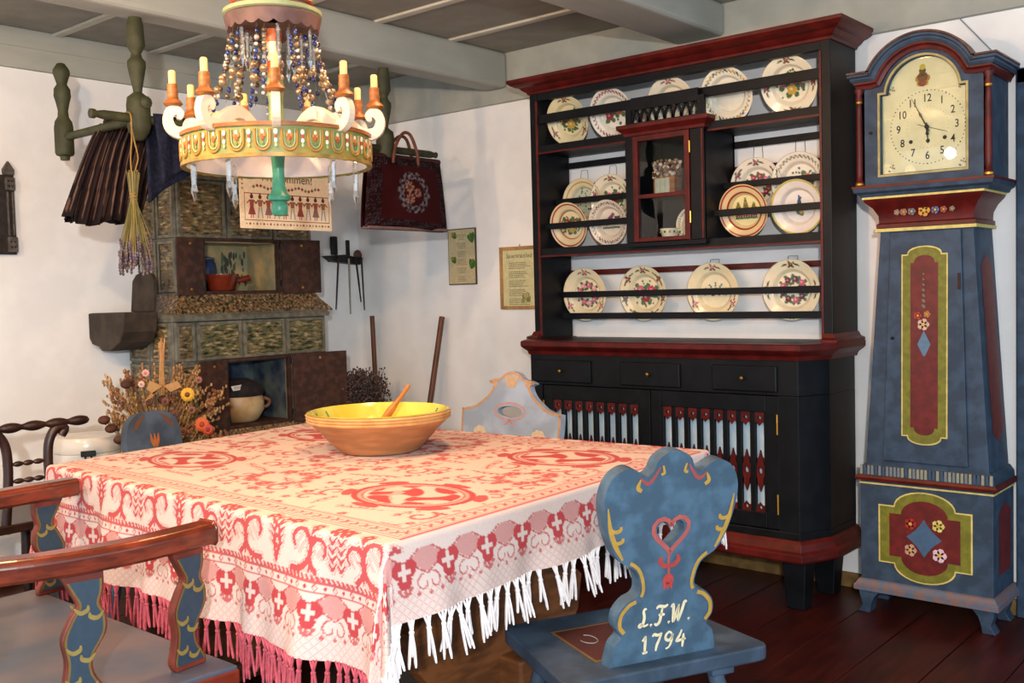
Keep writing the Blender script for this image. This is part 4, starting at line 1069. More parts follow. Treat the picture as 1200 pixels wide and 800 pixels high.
arcs(.075, .152, gold, .009); arcs(.155, .245, gold, .008)
for s in (1, -1):
    pm.ribbon([(s*x, z) for x, z in [(.118, .250), (.138, .285), (.152, .322), (.160, .37)]], [.005, .011, .010, .003], R90, .0012, gold)
    for (x, z) in [(.122, .292), (.128, .318)]:
        pm.ribbon([(s*(x+.026), z+.010), (s*(x+.014), z-.002), (s*x, z), (s*(x-.002), z+.008)], [.003, .008, .009, .006], R90, .0013, gold)
    pm.ribbon([(s*x, z) for x, z in [(.085, .428), (.066, .415), (.050, .428), (.036, .450)]], [.004, .009, .008, .003], R90, .0012, rosec)
    pm.ribbon([(s*x, z) for x, z in [(.084, .425), (.090, .408), (.080, .400)]], [.004, .010, .008], R90, .0014, gold)
    pm.ribbon([(s*x, z) for x, z in [(.030, .452), (.026, .436), (.034, .432)]], [.004, .007, .006], R90, .0014, gold)
ho = heart(0, .298, .046); ho2 = ho+[ho[0]]
pm.ribbon(ho2, .010, R90, .0012, (170, 86, 80))
pm.ribbon([(0, .262), (.002, .24), (0, .215), (0, .195)], .006, R90, .0011, (170, 76, 70))
for s in (1, -1): pm.ribbon([(0, .222), (s*.014, .224), (s*.024, .236), (s*.018, .246)], [.008, .011, .010, .004], R90, .0013, (164, 64, 60))
pm.disc(0, .188, .016, R90+.0014, (176, 66, 62), 10, .9)
for s in (-1, 0, 1): pm.ribbon([(s*.004, .185), (s*.011, .168)], [.012, .003], R90, .0015, (176, 66, 62))
pm.build('painted_scrolls', m_paint, bk, colors=True)
lt = MB(mtx); ink = (226, 214, 176)
def stroke(pts, w): lt.ribbon([(-x, z) for x, z in [tuple(p)[:2] for p in catmull([(a, b, 0) for a, b in pts], 4)]], w, R90, .0018, ink)
def glyph(ch_, ox, oz, s):
    G = {'L': [[(.35, .95), (.25, 1.0), (.18, .85), (.24, .55), (.18, .2), (.02, .05), (-.05, .1), (.05, .18), (.25, .05), (.5, .12)]],
         'F': [[(.05, .9), (.2, 1.02), (.55, .95), (.75, 1.05)], [(.42, .95), (.36, .55), (.28, .15), (.1, .0), (-.02, .1)], [(.2, .52), (.38, .55), (.58, .5)]],
         'W': [[(.0, .85), (.12, 1.0), (.16, .7), (.16, .1), (.2, 0)], [(.2, 0), (.36, .5), (.5, .95)], [(.48, .95), (.44, .5), (.48, 0)], [(.48, 0), (.66, .5), (.82, 1.05), (.95, 1.0)]],
         '.': [[(0, .0), (.05, .03), (.08, 0)]],
         '1': [[(.0, .72), (.14, .85), (.22, 1.0)], [(.22, 1.0), (.2, .5), (.2, 0)], [(.05, .0), (.2, .02), (.38, .03)]],
         '7': [[(.0, .88), (.1, 1.0), (.35, .92), (.6, 1.02)], [(.6, 1.02), (.42, .6), (.3, .3), (.26, 0)]],
         '9': [[(.5, .8), (.3, 1.0), (.08, .85), (.08, .6), (.3, .5), (.48, .68), (.5, .85), (.46, .45), (.32, .12), (.1, .02)]],
         '4': [[(.3, 1.0), (.18, .7), (.0, .38), (.3, .4), (.6, .42)], [(.44, .75), (.42, .4), (.4, -.05)]]}
    for st in G[ch_]:
        P = [(ox+x*s, oz+z*s) for x, z in st]; n = (len(P)-1)*4+1
        stroke(P, [s*(.10+.08*math.sin(PI*i/max(1, n-1))) for i in range(n)])
for c_, ox in (('L', -.066), ('.', -.040), ('F', -.028), ('.', .006), ('W', .012), ('.', .058)): glyph(c_, ox, .088, .042)
for c_, ox in (('1', -.058), ('7', -.032), ('9', .0), ('4', .032)): glyph(c_, ox, .026, .040)
lt.build('lettering', m_paint, bk, colors=True)
sd = MB().box(-.12, .14, -.25, -.04, .4602, .4612, (74, 30, 24)).box(-.126, .146, -.256, -.25, .4602, .4614, (120, 92, 44)).box(-.126, .146, -.04, -.034, .4602, .4614, (120, 92, 44)).box(.14, .146, -.25, -.04, .4602, .4614, (120, 92, 44)).box(-.126, -.12, -.25, -.04, .4602, .4614, (120, 92, 44))
sd.build('painted_panel', m_paint, seat, colors=True)
rg_ = MB()
for (x, y) in [(.09, -.17), (.05, -.09)]:
    a = [(x+.02*math.cos(t*.35), y+.03*math.sin(t*.35), .4616) for t in range(14)]; rg_.tube(a, .0012, 4)
rg_.build('scuff_mark', mat('pale scuff', (150, 150, 150), .6), seat)

whalf = [(.14, 0), (.13, .08), (.19, .13), (.25, .2), (.262, .27), (.262, .338), (.255, .345), (.20, .356), (.165, .374), (.118, .41), (.098, .444), (.104, .452), (.120, .460), (.100, .470), (.062, .478), (.035, .498), (0, .506)]
ov = [(.066*math.cos(2*PI*i/20), .343+.022*math.sin(2*PI*i/20)) for i in range(20)]
m_pale = mat('pale blue grey paint', (160, 172, 186), .55, .15, 10, bump=.1)
c2, b2, mt2, o2, _ = board_chair('board_chair', 'pale grey-blue chair back with oval hole beyond the table, before the dresser', (-2.665, 3.07, 0), 0, whalf, [ov], m_pale, m_pale, lean=8, th=.028, wr=.24)
pm = MB(mt2); yF = -.014
cream = (222, 196, 160); pe = (206, 168, 140)
e2 = inset(o2, .006); h2 = (len(e2)+1)//2
for sgn in (1, -1):
    q = [(sgn*x, z) for x, z in e2[:h2] if z > .20]; pm.ribbon(q, .010, yF, -.0012, (196, 150, 106))
pm.ribbon([(.080*math.cos(2*PI*i/20), .343+.034*math.sin(2*PI*i/20)) for i in range(21)], .008, yF, -.0012, (206, 150, 140))
for sx in (1, -1):
    for i in range(7): pm.disc(sx*.155+.022*math.cos(i*.9), .25+.016*math.sin(i*.9), .014, yF-.0014-.0002*i, cream, 8)
    pm.ribbon([(0, .31), (sx*.014, .295), (sx*.03, .29)], [.004, .008, .003], yF, -.0012, (206, 140, 130))
for i in range(-2, 3): pm.ribbon([(.006*i, .44), (.014*i, .478), (.012*i, .490)], [.010, .012, .003], yF, -.0013-.0002*abs(i), (206, 170, 130))
for sx in (1, -1): pm.disc(sx*.085, .452, .012, yF-.0014, (206, 160, 120), 7)
pm.build('painted_scrolls', m_paint, b2, colors=True)

bh = [(.10, 0), (.085, .06), (.07, .12), (.09, .18), (.112, .25), (.113, .31), (.100, .362), (.07, .392), (.035, .402), (0, .405)]
m_slate = mat('worn slate blue paint', (66, 78, 92), .5, .3, 10, bump=.12, spec=.3)
c3, b3, mt3, o3, _ = board_chair('board_chair', 'slate-blue chair with round-topped back and painted orange tulip beside the dried bouquet', (-3.545, 2.05, 0), PI/2, bh, [], m_slate, m_blue, lean=8, th=.045, yf=-.52)
pm = MB(mt3); yF = -.0225
for s in (-1, 0, 1): pm.ribbon([(.004*s, .268), (.012*s, .29), (.016*s, .318)], [.010, .012, .003], yF, -.0012-.0002*s, (170, 98, 50))
pm.ribbon([(0, .20), (.003, .27)], .005, yF, -.0012, (120, 90, 50))
for s_ in (1, -1): pm.ribbon([(s_*.03, .392), (s_*.055, .372), (s_*.07, .352), (s_*.085, .34)], [.003, .016, .018, .004], yF, -.0012, (104, 66, 44))
pm.build('painted_flower', m_paint, b3, colors=True)

# ------------------------------------------------------------------ bow armchair in front
AC = thing('bow_armchair', 'wide bow-back armchair with polished brown rail and blue painted wavy splats', 'armchair', (-2.57, 1.05, 0))
def amb(m=None): return MB(Matrix.Translation((2.57, -1.05, 0)) @ (m or Matrix.Identity(4)))
m_seatg = mat('worn grey blue seat', (96, 92, 100), .45, .35, 5, col2=(70, 82, 100), bump=.1)
rail_p = [Vector((p.x*.95, p.y*.95, .752)) for p in catmull([(-2.14, 1.36, 0), (-2.125, 1.13, 0), (-2.19, .90, 0), (-2.36, .72, 0), (-2.57, .665, 0), (-2.78, .72, 0), (-2.955, .90, 0), (-3.01, 1.18, 0), (-3.03, 1.47, 0)], 8)]
rl = amb(); n = len(rail_p); vs = []; fs = []
prof = [(-.033, -.018), (-.026, -.026), (.026, -.026), (.033, -.018), (.034, .012), (.024, .024), (-.024, .024), (-.034, .012)]; kk = len(prof)
for i in range(n):
    d = (rail_p[min(i+1, n-1)]-rail_p[max(i-1, 0)]).normalized(); nn = Vector((-d.y, d.x, 0))
    for (a, b) in prof: p = rail_p[i]+nn*a; vs.append((p.x, p.y, p.z+b))
for i in range(n-1):
    for q in range(kk): fs.append((i*kk+q, i*kk+(q+1) % kk, (i+1)*kk+(q+1) % kk, (i+1)*kk+q))
fs += [list(range(kk)), [(n-1)*kk+q for q in range(kk)]]
rl.add(vs, fs).build('rail', m_rail, AC, bevel=.004)
sp_o = [(-2.95, 1.30), (-2.93, 1.05), (-2.85, .82), (-2.68, .65), (-2.44, .60), (-2.22, .65), (-2.05, .82), (-1.97, 1.05), (-1.945, 1.30)]
sp_c = [(p.x, p.y) for p in catmull([(a, b, 0) for a, b in sp_o], 4)]
se = amb().prism(sp_c, .43, .458).build('seat', m_seatg, AC, bevel=.004)
amb().prism([(tcx+(x-tcx)*1.008, 1.05+(y-1.05)*1.01) for tcx in (-2.45,) for x, y in sp_c], .415, .449).build('seat_edge', mat('red brown edge', (120, 44, 26), .35, .3, 10), se, bevel=.004)
m_spl = mat('splat edge wood', (110, 46, 32), .5, .3, 14)
def splat(i0):
    p = rail_p[i0]; d = (rail_p[min(i0+1, n-1)]-rail_p[max(i0-1, 0)]).normalized()
    M = Matrix.Translation((p.x, p.y, .4585)) @ Matrix.Rotation(math.atan2(d.y, d.x), 4, 'Z')
    h = .2685; prof = [(.040, 0), (.044, .02), (.030, .055), (.028, .09), (.044, .135), (.036, .175), (.024, .20), (.034, .23), (.044, .2685)]
    wob = lambda z: .012*math.sin(z/h*2*PI)
    P = [(q.x, q.y) for q in catmull([(a, b, 0) for a, b in prof], 4)]
    o = [(x+wob(z), z) for x, z in P]+[(-x+wob(z), z) for x, z in P[::-1]]
    sp = amb(M).prism(o, -.011, .011, 'y').build('splat', m_spl, AC, bevel=.003)
    for sy in (-1, 1):
        for (ins_, off, cc) in [(.005, .0125, (112, 92, 46)), (.010, .0132, (46, 66, 82))]:
            pp = [(max(.004, x-ins_)+wob(z), z) for x, z in P if .012 < z < h-.012]+[(-max(.004, x-ins_)+wob(z), z) for x, z in P[::-1] if .012 < z < h-.012]
            amb(M).add([(x, sy*off, z) for x, z in pp], [list(range(len(pp)))], cc).build('painted_face', m_paint, sp, colors=True)
        g = amb(M)
        for (z, s) in [(.19, 1), (.175, -1), (.11, 1), (.09, -1), (.045, 1), (.03, -1)]:
            x0 = wob(z); g.ribbon([(x0+s*.030, z+.008), (x0+s*.018, z-.004), (x0+s*.004, z), (x0+s*.002, z+.010)], [.003, .009, .009, .003], sy*.0136, sy*.0004, (140, 122, 62))
        g.build('painted_scrolls', m_paint, sp, colors=True)
for i in (3, 11, 19, 26, 32, 38, 45, 53, 61): splat(i)
for (x, y, dx, dy) in [(-2.06, 1.2, .05, .03), (-2.84, 1.2, -.05, .03), (-2.16, .80, .05, -.05), (-2.74, .80, -.05, -.05)]:
    amb().tube([(x, y, .42), (x+dx*.5, y+dy*.5, .2), (x+dx, y+dy, 0)], [.022, .026, .018], 8).build('leg', m_rail, AC, True)

# ------------------------------------------------------------------ dark turned chair by the left wall
TX = -3.92
e = at(105, 492, X=TX); 
TCH = thing('turned_chair', 'dark wooden chair with turned top rail, curved uprights and spindles', 'chair', (TX, 1.72, 0))
def tcm(): return MB(Matrix.Translation((-TX, -1.72, 0)))
ye = e.y; zr = e.z
def turned(y0, y1, x, z, r, name, beads, tilt=0):
    prof = []
    N = 60
    for i in range(N+1):
        t = i/N; b = abs(math.sin(PI*t*beads)); prof.append((r*(.42+.58*b**.8), y0+(y1-y0)*t))
    prof[0] = (0.0, y0); prof[-1] = (0.0, y1)
    tcm().lathe(prof, (x, 0, z), 12, 'y').build(name, m_dark, TCH, True)
turned(ye-.62, ye, TX, zr+.004, .020, 'top_rail', 7)
yu1, yu0 = at(62, 530, X=TX).y, at(2, 530, X=TX).y
for (yc, s) in ((yu1, 1), (yu0, -1)):
    tcm().tube(catmull([(TX, yc+s*.035, zr-.045), (TX, yc+s*.05, zr-.02), (TX, yc+s*.02, zr-.012), (TX, yc-s*.012, zr-.06), (TX, yc-s*.02, zr-.14), (TX, yc-s*.015, zr-.24), (TX, yc, .42)], 4), .019, 8).build('upright', m_dark, TCH, True)
turned(yu0, yu1, TX, zr-.135, .011, 'spindle', 5); turned(yu0, yu1, TX, zr-.20, .011, 'spindle', 5)
tcm().box(TX-.36, TX+.02, yu0-.10, yu1+.06, .42, .455).build('seat', m_dark, TCH, bevel=.006)
for yy in (yu0-.05, yu1+.02):
    for xx in (TX-.01, TX-.32): tcm().tube([(xx, yy, .42), (xx, yy, .22), (xx, yy, 0)], [.018, .022, .014], 8).build('leg', m_dark, TCH, True)

# ------------------------------------------------------------------ tiled stove
def tile_mat(name, stops, scale, stretch):
    m = mat(name, (120, 110, 80), .35, .2, scale, bump=.5, stretch=stretch, spec=.5, detail=6)
    rp = [x for x in m.node_tree.nodes if x.type == 'VALTORGB'][0].color_ramp
    while len(rp.elements) > 2: rp.elements.remove(rp.elements[-1])
    for i, (p, c) in enumerate(stops):
        e_ = rp.elements[i] if i < 2 else rp.elements.new(p)
        e_.position = p; e_.color = (*lin(c), 1)
    return m
ST = [(.36, (34, 32, 24)), (.70, (190, 172, 132)), (.45, (92, 92, 58)), (.50, (128, 74, 50)), (.56, (98, 106, 70)), (.63, (160, 136, 98))]
m_tile = tile_mat('mottled stove glaze', ST, 24, (1, 1, 3.2)); m_tileg = tile_mat('green mottled glaze', [(.37, (36, 36, 26)), (.70, (186, 176, 136)), (.46, (86, 96, 58)), (.52, (120, 84, 60)), (.57, (112, 120, 76)), (.63, (156, 134, 98))], 26, (1, 1, 3.6))
m_leaf = tile_mat('leaf relief glaze', [(.38, (36, 34, 24)), (.66, (190, 158, 112)), (.46, (84, 84, 48)), (.54, (150, 92, 70)), (.60, (110, 112, 66))], 70, (1, 1, 1))
SV = thing('tiled_stove', 'old green-brown glazed tile stove with two open warming niches', 'stove', (-4.55, 3.08, 0))
SO = Vector((-4.55, 3.08, 0))
def smb(): return MB(Matrix.Translation(-SO))
lX, ly0, ly1 = -4.34, 2.62, 3.54; uX, uy0, uy1 = -4.42, 2.705, 3.525; wX = XL+.02
n1 = (2.850, 3.285, 1.318, 1.572); n2 = (2.905, 3.27, .645, .97)
lz1, uz0, uz1 = 1.195, 1.30, 1.93
# body built round the niches
bd = smb()
def around(y0, y1, z0, z1, xb, xf, ni, depth):
    a, b, c, d = ni
    bd.box(xb, xf-.012, y0, a, z0, z1).box(xb, xf-.012, b, y1, z0, z1).box(xb, xf-.012, a, b, z0, c).box(xb, xf-.012, a, b, d, z1).box(xb, xf-depth, a, b, c, d)
around(ly0, ly1, .0, lz1, wX, lX, n2, .30); around(uy0, uy1, uz0, uz1, wX, uX, n1, .26)
bd.box(wX, uX-.012, uy0+.005, uy1-.005, lz1, uz0)
bd.build('stove_body', m_grout, SV, bevel=.004)
smb().molding([(wX, ly0), (lX, ly0), (lX, ly1), (wX, ly1)][::1], [(-.06, 1.18), (.012, 1.18), (.014, 1.20), (.0, 1.215), (-.03, 1.215)]).build('ledge_molding', m_grout, SV, bevel=.002)
smb().molding([(wX, uy0), (uX, uy0), (uX, uy1), (wX, uy1)], [(-.04, 1.208), (.072, 1.21), (.056, 1.235), (.022, 1.275), (.008, 1.302), (.006, 1.312), (-.04, 1.312)]).build('leaf_band', m_leaf, SV)
smb().molding([(wX, uy0), (uX, uy0), (uX, uy1), (wX, uy1)], [(-.04, 1.875), (.004, 1.875), (.012, 1.89), (.03, 1.91), (.034, 1.935), (-.04, 1.935)]).build('crown_molding', m_grout, SV, bevel=.002)
smb().molding([(wX, ly0), (lX, ly0), (lX, ly1), (wX, ly1)], [(-.04, .585), (.02, .585), (.022, .61), (.010, .638), (-.04, .640)]).build('leaf_band', m_leaf, SV)
smb().molding([(wX, ly0), (lX, ly0), (lX, ly1), (wX, ly1)], [(-.04, 0), (.03, 0), (.03, .09), (.01, .11), (-.04, .11)]).build('stove_plinth', m_grout, SV)
def tile_front(y0, y1, z0, z1, X, m=m_tile, side=False, cut=0):
    """tile with raised border and recessed relief field; front faces +x, side faces -y"""
    w, h = y1-y0, z1-z0; b = .018
    o = [(0, 0), (w, 0), (w, h), (0, h)]; i_ = [(b, b), (w-b, b), (w-b, h-b), (b, h-b)]
    vs = [(x, 0, z) for x, z in o]+[(x+.004*(1 if x == 0 else -1), -.014, z+.004*(1 if z == 0 else -1)) for x, z in o]+[(x, -.014, z) for x, z in i_]+[(x, -.006, z) for x, z in i_]
    fs = []
    for q in range(4):
        r = (q+1) % 4; fs += [(q, r, 4+r, 4+q), (4+q, 4+r, 8+r, 8+q), (8+q, 8+r, 12+r, 12+q)]
    if side: M = Matrix.Translation(Vector((y0, X, z0))-SO)
    else: M = Matrix.Translation(Vector((X, y0, z0))-SO) @ Matrix.Rotation(PI/2, 4, 'Z')
    t = MB(M).add(vs, fs).build('tile', m_grout, SV)
    # relief field with bumpy real geometry
    nx, nz = max(4, int(w/.012)), max(4, int(h/.012)); g = []; rr = random.Random(int(y0*1000+z0*777))
    for a in range(nz+1):
        row = rr.random()*2
        for c in range(nx+1):
            e_ = 0 if a in (0, nz) or c in (0, nx) else .007*rr.random()
            g.append((b+(w-2*b)*c/nx, -.0055-e_, b+(h-2*b)*a/nz))
    f2 = [(a*(nx+1)+c, a*(nx+1)+c+1, (a+1)*(nx+1)+c+1, (a+1)*(nx+1)+c) for a in range(nz) for c in range(nx)]
    MB(M).add(g, f2).build('tile_relief', m, t, True)
fx = lX-.012; G = .004
ys = [ly0+.005, 2.735, 2.955, 3.17, 3.385, ly1-.005]
ys = [2.625, 2.735, 2.972, 3.205, 3.535]
ys = [2.625, 2.735, 2.965, 3.185, 3.365, 3.535][:5]+[3.535] if False else [2.625, 2.735, 2.975, 3.20, 3.36, 3.535]
ys = [2.625, 2.740, 3.005, 3.27, 3.535]
for i in range(4): tile_front(ys[i]+G, ys[i+1]-G, .985, 1.178, fx, m_tileg if i else m_tile)
tile_front(2.63, 2.74, .65, .977, fx); tile_front(3.29, 3.53, .65, .977, fx)
for (a, b) in [(2.63, 2.90), (2.91, 3.22), (3.23, 3.53)]:
    tile_front(a, b, .12, .345, fx); tile_front(a, b, .353, .58, fx)
ux_ = uX-.012
for (a, b) in [(2.712, 2.985), (2.993, 3.265), (3.273, 3.52)]: tile_front(a, b, 1.585, 1.872, ux_)
tile_front(2.712, 2.842, 1.32, 1.575, ux_); tile_front(3.293, 3.52, 1.32, 1.575, ux_)
for (a, b) in [(wX+.008, -4.59), (-4.582, uX-.008)]:
    tile_front(a, b, 1.585, 1.872, uy0, m_tile, True); tile_front(a, b, 1.32, 1.577, uy0, m_tile, True)
for (a, b) in [(wX+.008, -4.545), (-4.537, lX-.018)]:
    for (c, d) in [(.985, 1.178), (.65, .977), (.353, .58), (.12, .345)]: tile_front(a, b, c, d, ly0, m_tile, True)
# niche linings, frames and iron doors
m_lin1 = mat('painted niche tiles', (150, 144, 110), .4, .2, 12, col2=(186, 160, 110)); m_lin2 = mat('dark blue niche', (40, 52, 74), .5, .35, 10, col2=(90, 100, 96))
for (ni, xf, dep, ml) in [(n1, uX, .26, m_lin1), (n2, lX, .30, m_lin2)]:
    a, b, c, d = ni
    smb().box(xf-dep, xf-dep+.006, a, b, c, d).box(xf-dep, xf-.02, a, a+.005, c, d).box(xf-dep, xf-.02, b-.005, b, c, d).box(xf-dep, xf-.02, a, b, d-.005, d).build('niche_lining', ml, SV)
    smb().box(xf-dep+.006, xf+.004, a+.005, b-.005, c, c+.006).build('niche_floor', m_rust, SV)
    smb().box(xf-.014, xf+.012, a-.016, a, c-.012, d+.016).box(xf-.014, xf+.012, b, b+.016, c-.012, d+.016).box(xf-.014, xf+.012, a, b, d, d+.016).box(xf-.014, xf+.012, a, b, c-.012, c).build('niche_frame', m_rust, SV, bevel=.002)
# far-side lining picture: plant painted on the niche tiles
pn = smb(); rr = random.Random(9)
for i in range(46):
    y = 3.12+.15*rr.random(); z = 1.36+.16*rr.random(); pn.ball((uX-.26+.006, y, z), .010+.012*rr.random(), 6, 4, (.06, .5, 1.2), col=rr.choice([(70, 78, 66), (100, 104, 84), (56, 62, 58)]))
pn.build('painted_plant', m_paint, SV, colors=True)
def door(y0, y1, z0, z1, X, ang, hinge, name='iron_door'):
    h = y0 if hinge == 'lo' else y1; w = (y1-y0) if hinge == 'lo' else -(y1-y0)
    M = Matrix.Translation(Vector((X, h, z0))-SO) @ Matrix.Rotation(math.radians(ang), 4, 'Z')
    d = MB(M).box(0, .014, min(0, w), max(0, w), 0, z1-z0).build(name, m_rust, SV, bevel=.003)
    rv = MB(M)
    for zz in (.03, z1-z0-.03): rv.lathe([(.008, 0), (.007, .003), (0, .005)], (.014, w*.5, zz), 8, 'x')
    rv.build('rivet', m_brass, d)
    for zz in (.04, z1-z0-.05): MB(M).tube([(.007, 0, zz), (.007, 0, zz+.03)], .009, 8).build('hinge', m_iron, d)
    return d
door(2.692, 2.832, 1.305, 1.588, uX+.014, -4, 'hi'); door(3.303, 3.545, 1.305, 1.588, uX+.014, -4, 'lo')
door(2.725, 2.888, .632, .985, lX+.014, 6, 'hi'); door(3.29, 3.60, .632, .99, lX+.014, -14, 'lo')

# things in the niches
p = at(262, 332, X=-4.50)
PAN = thing('handled_pan', 'glazed red-brown earthenware pan with side handle in the upper stove niche', 'pan', (-4.478, 2.985, n1[2]+.0065))
PAN.scale = (.85, .85, .92)
mp_ = mat('red brown glaze', (112, 42, 24), .15, .25, 10, spec=.6)
MB().lathe([(0, 0), (.070, 0), (.078, .006), (.098, .075), (.103, .085), (.103, .092), (.095, .092), (.088, .075), (.066, .008), (0, .008)], seg=32).build('body', mp_, PAN, True)
MB().tube([(.0, .09, .055), (.01, .13, .062), (.015, .185, .072)], [.014, .016, .017], 10).build('handle', mp_, PAN, True)
JR = thing('storage_jar', 'squat dark blue jar standing behind the red-brown pan', 'jar', (-4.618, 2.985, n1[2]+.0065))
JR.scale = (.78, .9, .95)
MB().lathe([(0, 0), (.05, 0), (.062, .01), (.064, .12), (.058, .155), (.05, .165), (.05, .175)], seg=28).build('body', mat('blue glaze', (40, 56, 88), .3, .35, 8), JR, True)
MB().lathe([(0, .175), (.053, .175), (.055, .182), (.02, .19), (0, .19)], seg=28).build('lid', mat('grey glaze', (96, 104, 108), .4, .2), JR, True)
POT = thing('stoneware_pot', 'cream stoneware pot with dark cloth cover and small white paper tag', 'pot', (-4.46, 3.045, n2[2]+.0065))
MB().lathe([(0, 0), (.08, 0), (.10, .012), (.128, .06), (.13, .10), (.118, .145), (.112, .16)], seg=36).build('body', mat('cream stoneware', (196, 172, 128), .4, .25, 5, col2=(150, 112, 70)), POT, True)
hn = MB()
for s in (-1, 1): hn.tube(catmull([(.04, s*.124, .115), (.055, s*.150, .10), (.05, s*.148, .075), (.04, s*.126, .065)], 4), .010, 8)
hn.build('handle', mat('stoneware lug', (120, 84, 54), .4), POT, True)
MB().lathe([(.125, .135), (.132, .15), (.128, .172), (.10, .20), (.05, .222), (0, .226)], seg=28).build('cloth_cover', mat('dark cloth', (34, 28, 30), .9, .3, 30, bump=.3), POT, True)
M = Matrix.Translation((.10, -.055, .185)) @ Matrix.Rotation(.9, 4, 'Y') @ Matrix.Rotation(.12, 4, 'X')
MB(M).box(-.014, .014, -.045, .045, -.001, .001, (228, 228, 222)).box(-.006, -.003, -.035, .035, .001, .0014, (90, 90, 90)).box(.003, .006, -.035, .03, .001, .0014, (90, 90, 90)).build('paper_tag', m_paint, POT, colors=True)

# hanging salt box on the wall beside the stove
SB = thing('salt_box', 'dark wooden salt box with raised arched lid hanging beside the stove', 'box', (XL, 2.485, 1.05))
m_box2 = m_boxwood
bo = [(.004, .18), (.004, .06), (.03, .03), (.09, .02), (.12, 0), (.20, 0), (.24, .02), (.29, .04), (.325, .09), (.34, .18)]
MB().prism(bo, -.07, .105, 'y').build('body', m_box2, SB, bevel=.006)
MB().box(.02, .32, -.058, .094, .1795, .1812).build('inside', m_iron, SB)  # flat dark sheet on the solid body, stands in for the shaded hollow
MB().prism([(.13, .182), (.33, .182), (.352, .33), (.33, .362), (.26, .378), (.19, .36), (.155, .33)], .082, .102, 'y').build('lid', m_box2, SB, bevel=.004)

# carved wall panel at the left
cp = at(10, 240, X=XL+.03)
CV = thing('carved_wall_panel', 'dark carved wooden panel with pointed finials on the left wall', 'wall panel', (XL+.002, 1.985, 1.51))
m_carv = mat('carved grey wood', (84, 76, 70), .7, .3, 40, bump=.4); m_carvd = mat('carved dark wood', (44, 38, 36), .8, .3, 40)  # grey wood for the carving, darker wood for backboard and rosettes
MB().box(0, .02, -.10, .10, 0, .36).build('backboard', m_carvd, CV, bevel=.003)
for y in (-.085, 0, .078):
    w = .022; MB().box(.02, .036, y-w, y+w, .01, .08).box(.02, .034, y-w, y+w, .29, .35).build('carved_block', m_carv, CV, bevel=.005)
    MB().box(.02, .03, y-w*.75, y-w*.3, .085, .285).box(.02, .03, y+w*.3, y+w*.75, .085, .285).build('carved_pilaster', m_carv, CV, bevel=.003)
    MB().prism([(y-.024, .36), (y+.024, .36), (y+.026, .385), (y, .425), (y-.026, .385)], .004, .024, 'x').build('finial', m_carv, CV, bevel=.004)
    for zz in (.045, .32):
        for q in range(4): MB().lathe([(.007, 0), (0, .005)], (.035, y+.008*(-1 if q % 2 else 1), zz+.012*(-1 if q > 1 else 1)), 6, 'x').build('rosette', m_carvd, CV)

# ------------------------------------------------------------------ hanging rack under the beam
RK = thing('hanging_rack', 'green painted turned rack of posts and rods hung under the ceiling beam', 'rack', (-3.60, 2.1, 2.355))
def rmb(): return MB(Matrix.Translation((3.60, -2.1, -2.355)))
post = [(.024, 2.355), (.030, 2.33), (.032, 2.29), (.034, 2.25), (.026, 2.235), (.018, 2.22), (.022, 2.205), (.034, 2.19), (.034, 2.17), (.026, 2.13), (.018, 2.09), (.016, 2.075), (.024, 2.068), (.04, 2.055), (.044, 2.03), (.044, 1.945), (.038, 1.925), (.03, 1.915), (.024, 1.905), (.016, 1.895), (0, 1.893)]
RX = -3.60
yA = at(163, 147, X=RX).y; yC = at(450, 120, X=RX).y
rodz = 1.975
for y in (yA, yC): rmb().lathe(post, (RX, y, 0), 20).build('post', m_rack, RK, True)
rmb().lathe([(.018, 0), (.024, .02), (.014, .03), (0, .032)], (RX+.04, yA, 2.03), 10, 'x').build('boss', m_rack, RK, True)
y0_, y1_ = at(107, 138, X=RX).y, at(512, 186, X=RX).y
rmb().lathe([(0, y0_-.012), (.018, y0_-.004), (.018, y0_+.012), (.012, y0_+.02), (.018, y0_+.05), (.018, y1_-.05), (.012, y1_-.02), (.016, y1_-.008), (0, y1_)], (RX, 0, rodz), 12, 'y').build('rod', m_rack, RK, True)
bx_ = at(75, 157, Y=yA).x
pb = at(75, 72, Y=yA).z; pl_ = at(75, 188, Y=yA).z
postb = [(0, pb), (.016, pb-.005), (.032, pb-.03), (.034, pb-.045), (.026, pb-.07), (.020, pb-.09), (.032, pb-.11), (.034, pb-.14), (.026, pb-.17), (.020, pb-.20), (.022, pb-.225), (.034, pb-.245), (.038, pb-.27), (.038, pl_+.03), (.034, pl_+.02), (.02, pl_+.015), (.018, pl_), (0, pl_)]
rmb().lathe(postb, (bx_, yA, 0), 16).build('post', m_rack, RK, True)
rmb().lathe([(.016, bx_), (.018, RX)], (0, yA, rodz), 10, 'x').build('cross_rod', m_rack, RK, True)
rmb().lathe([(.015, yA), (.015, yC+.05)], (bx_+.3, 0, rodz), 10, 'y').build('rod', m_rack, RK, True)
rmb().lathe([(.016, bx_+.28), (.018, RX)], (0, yC, rodz), 10, 'x').build('cross_rod', m_rack, RK, True)

# cloth sheet helper: grid draped from a rod with pleats
def drape(name, m, parent, fn, nu, nv, thick=.004, colors=None):
    vs = [fn(i/nu, j/nv) for j in range(nv+1) for i in range(nu+1)]
    fs = [(j*(nu+1)+i, j*(nu+1)+i+1, (j+1)*(nu+1)+i+1, (j+1)*(nu+1)+i) for j in range(nv) for i in range(nu)]
    mb = MB(); mb.add(vs, fs)
    if colors: mb.c = [lin(colors(i/nu, j/nv)) for j in range(nv+1) for i in range(nu+1)]
    o = mb.build(name, m, parent, True, colors=bool(colors))
    so = o.modifiers.new('thick', 'SOLIDIFY'); so.thickness = thick; return o
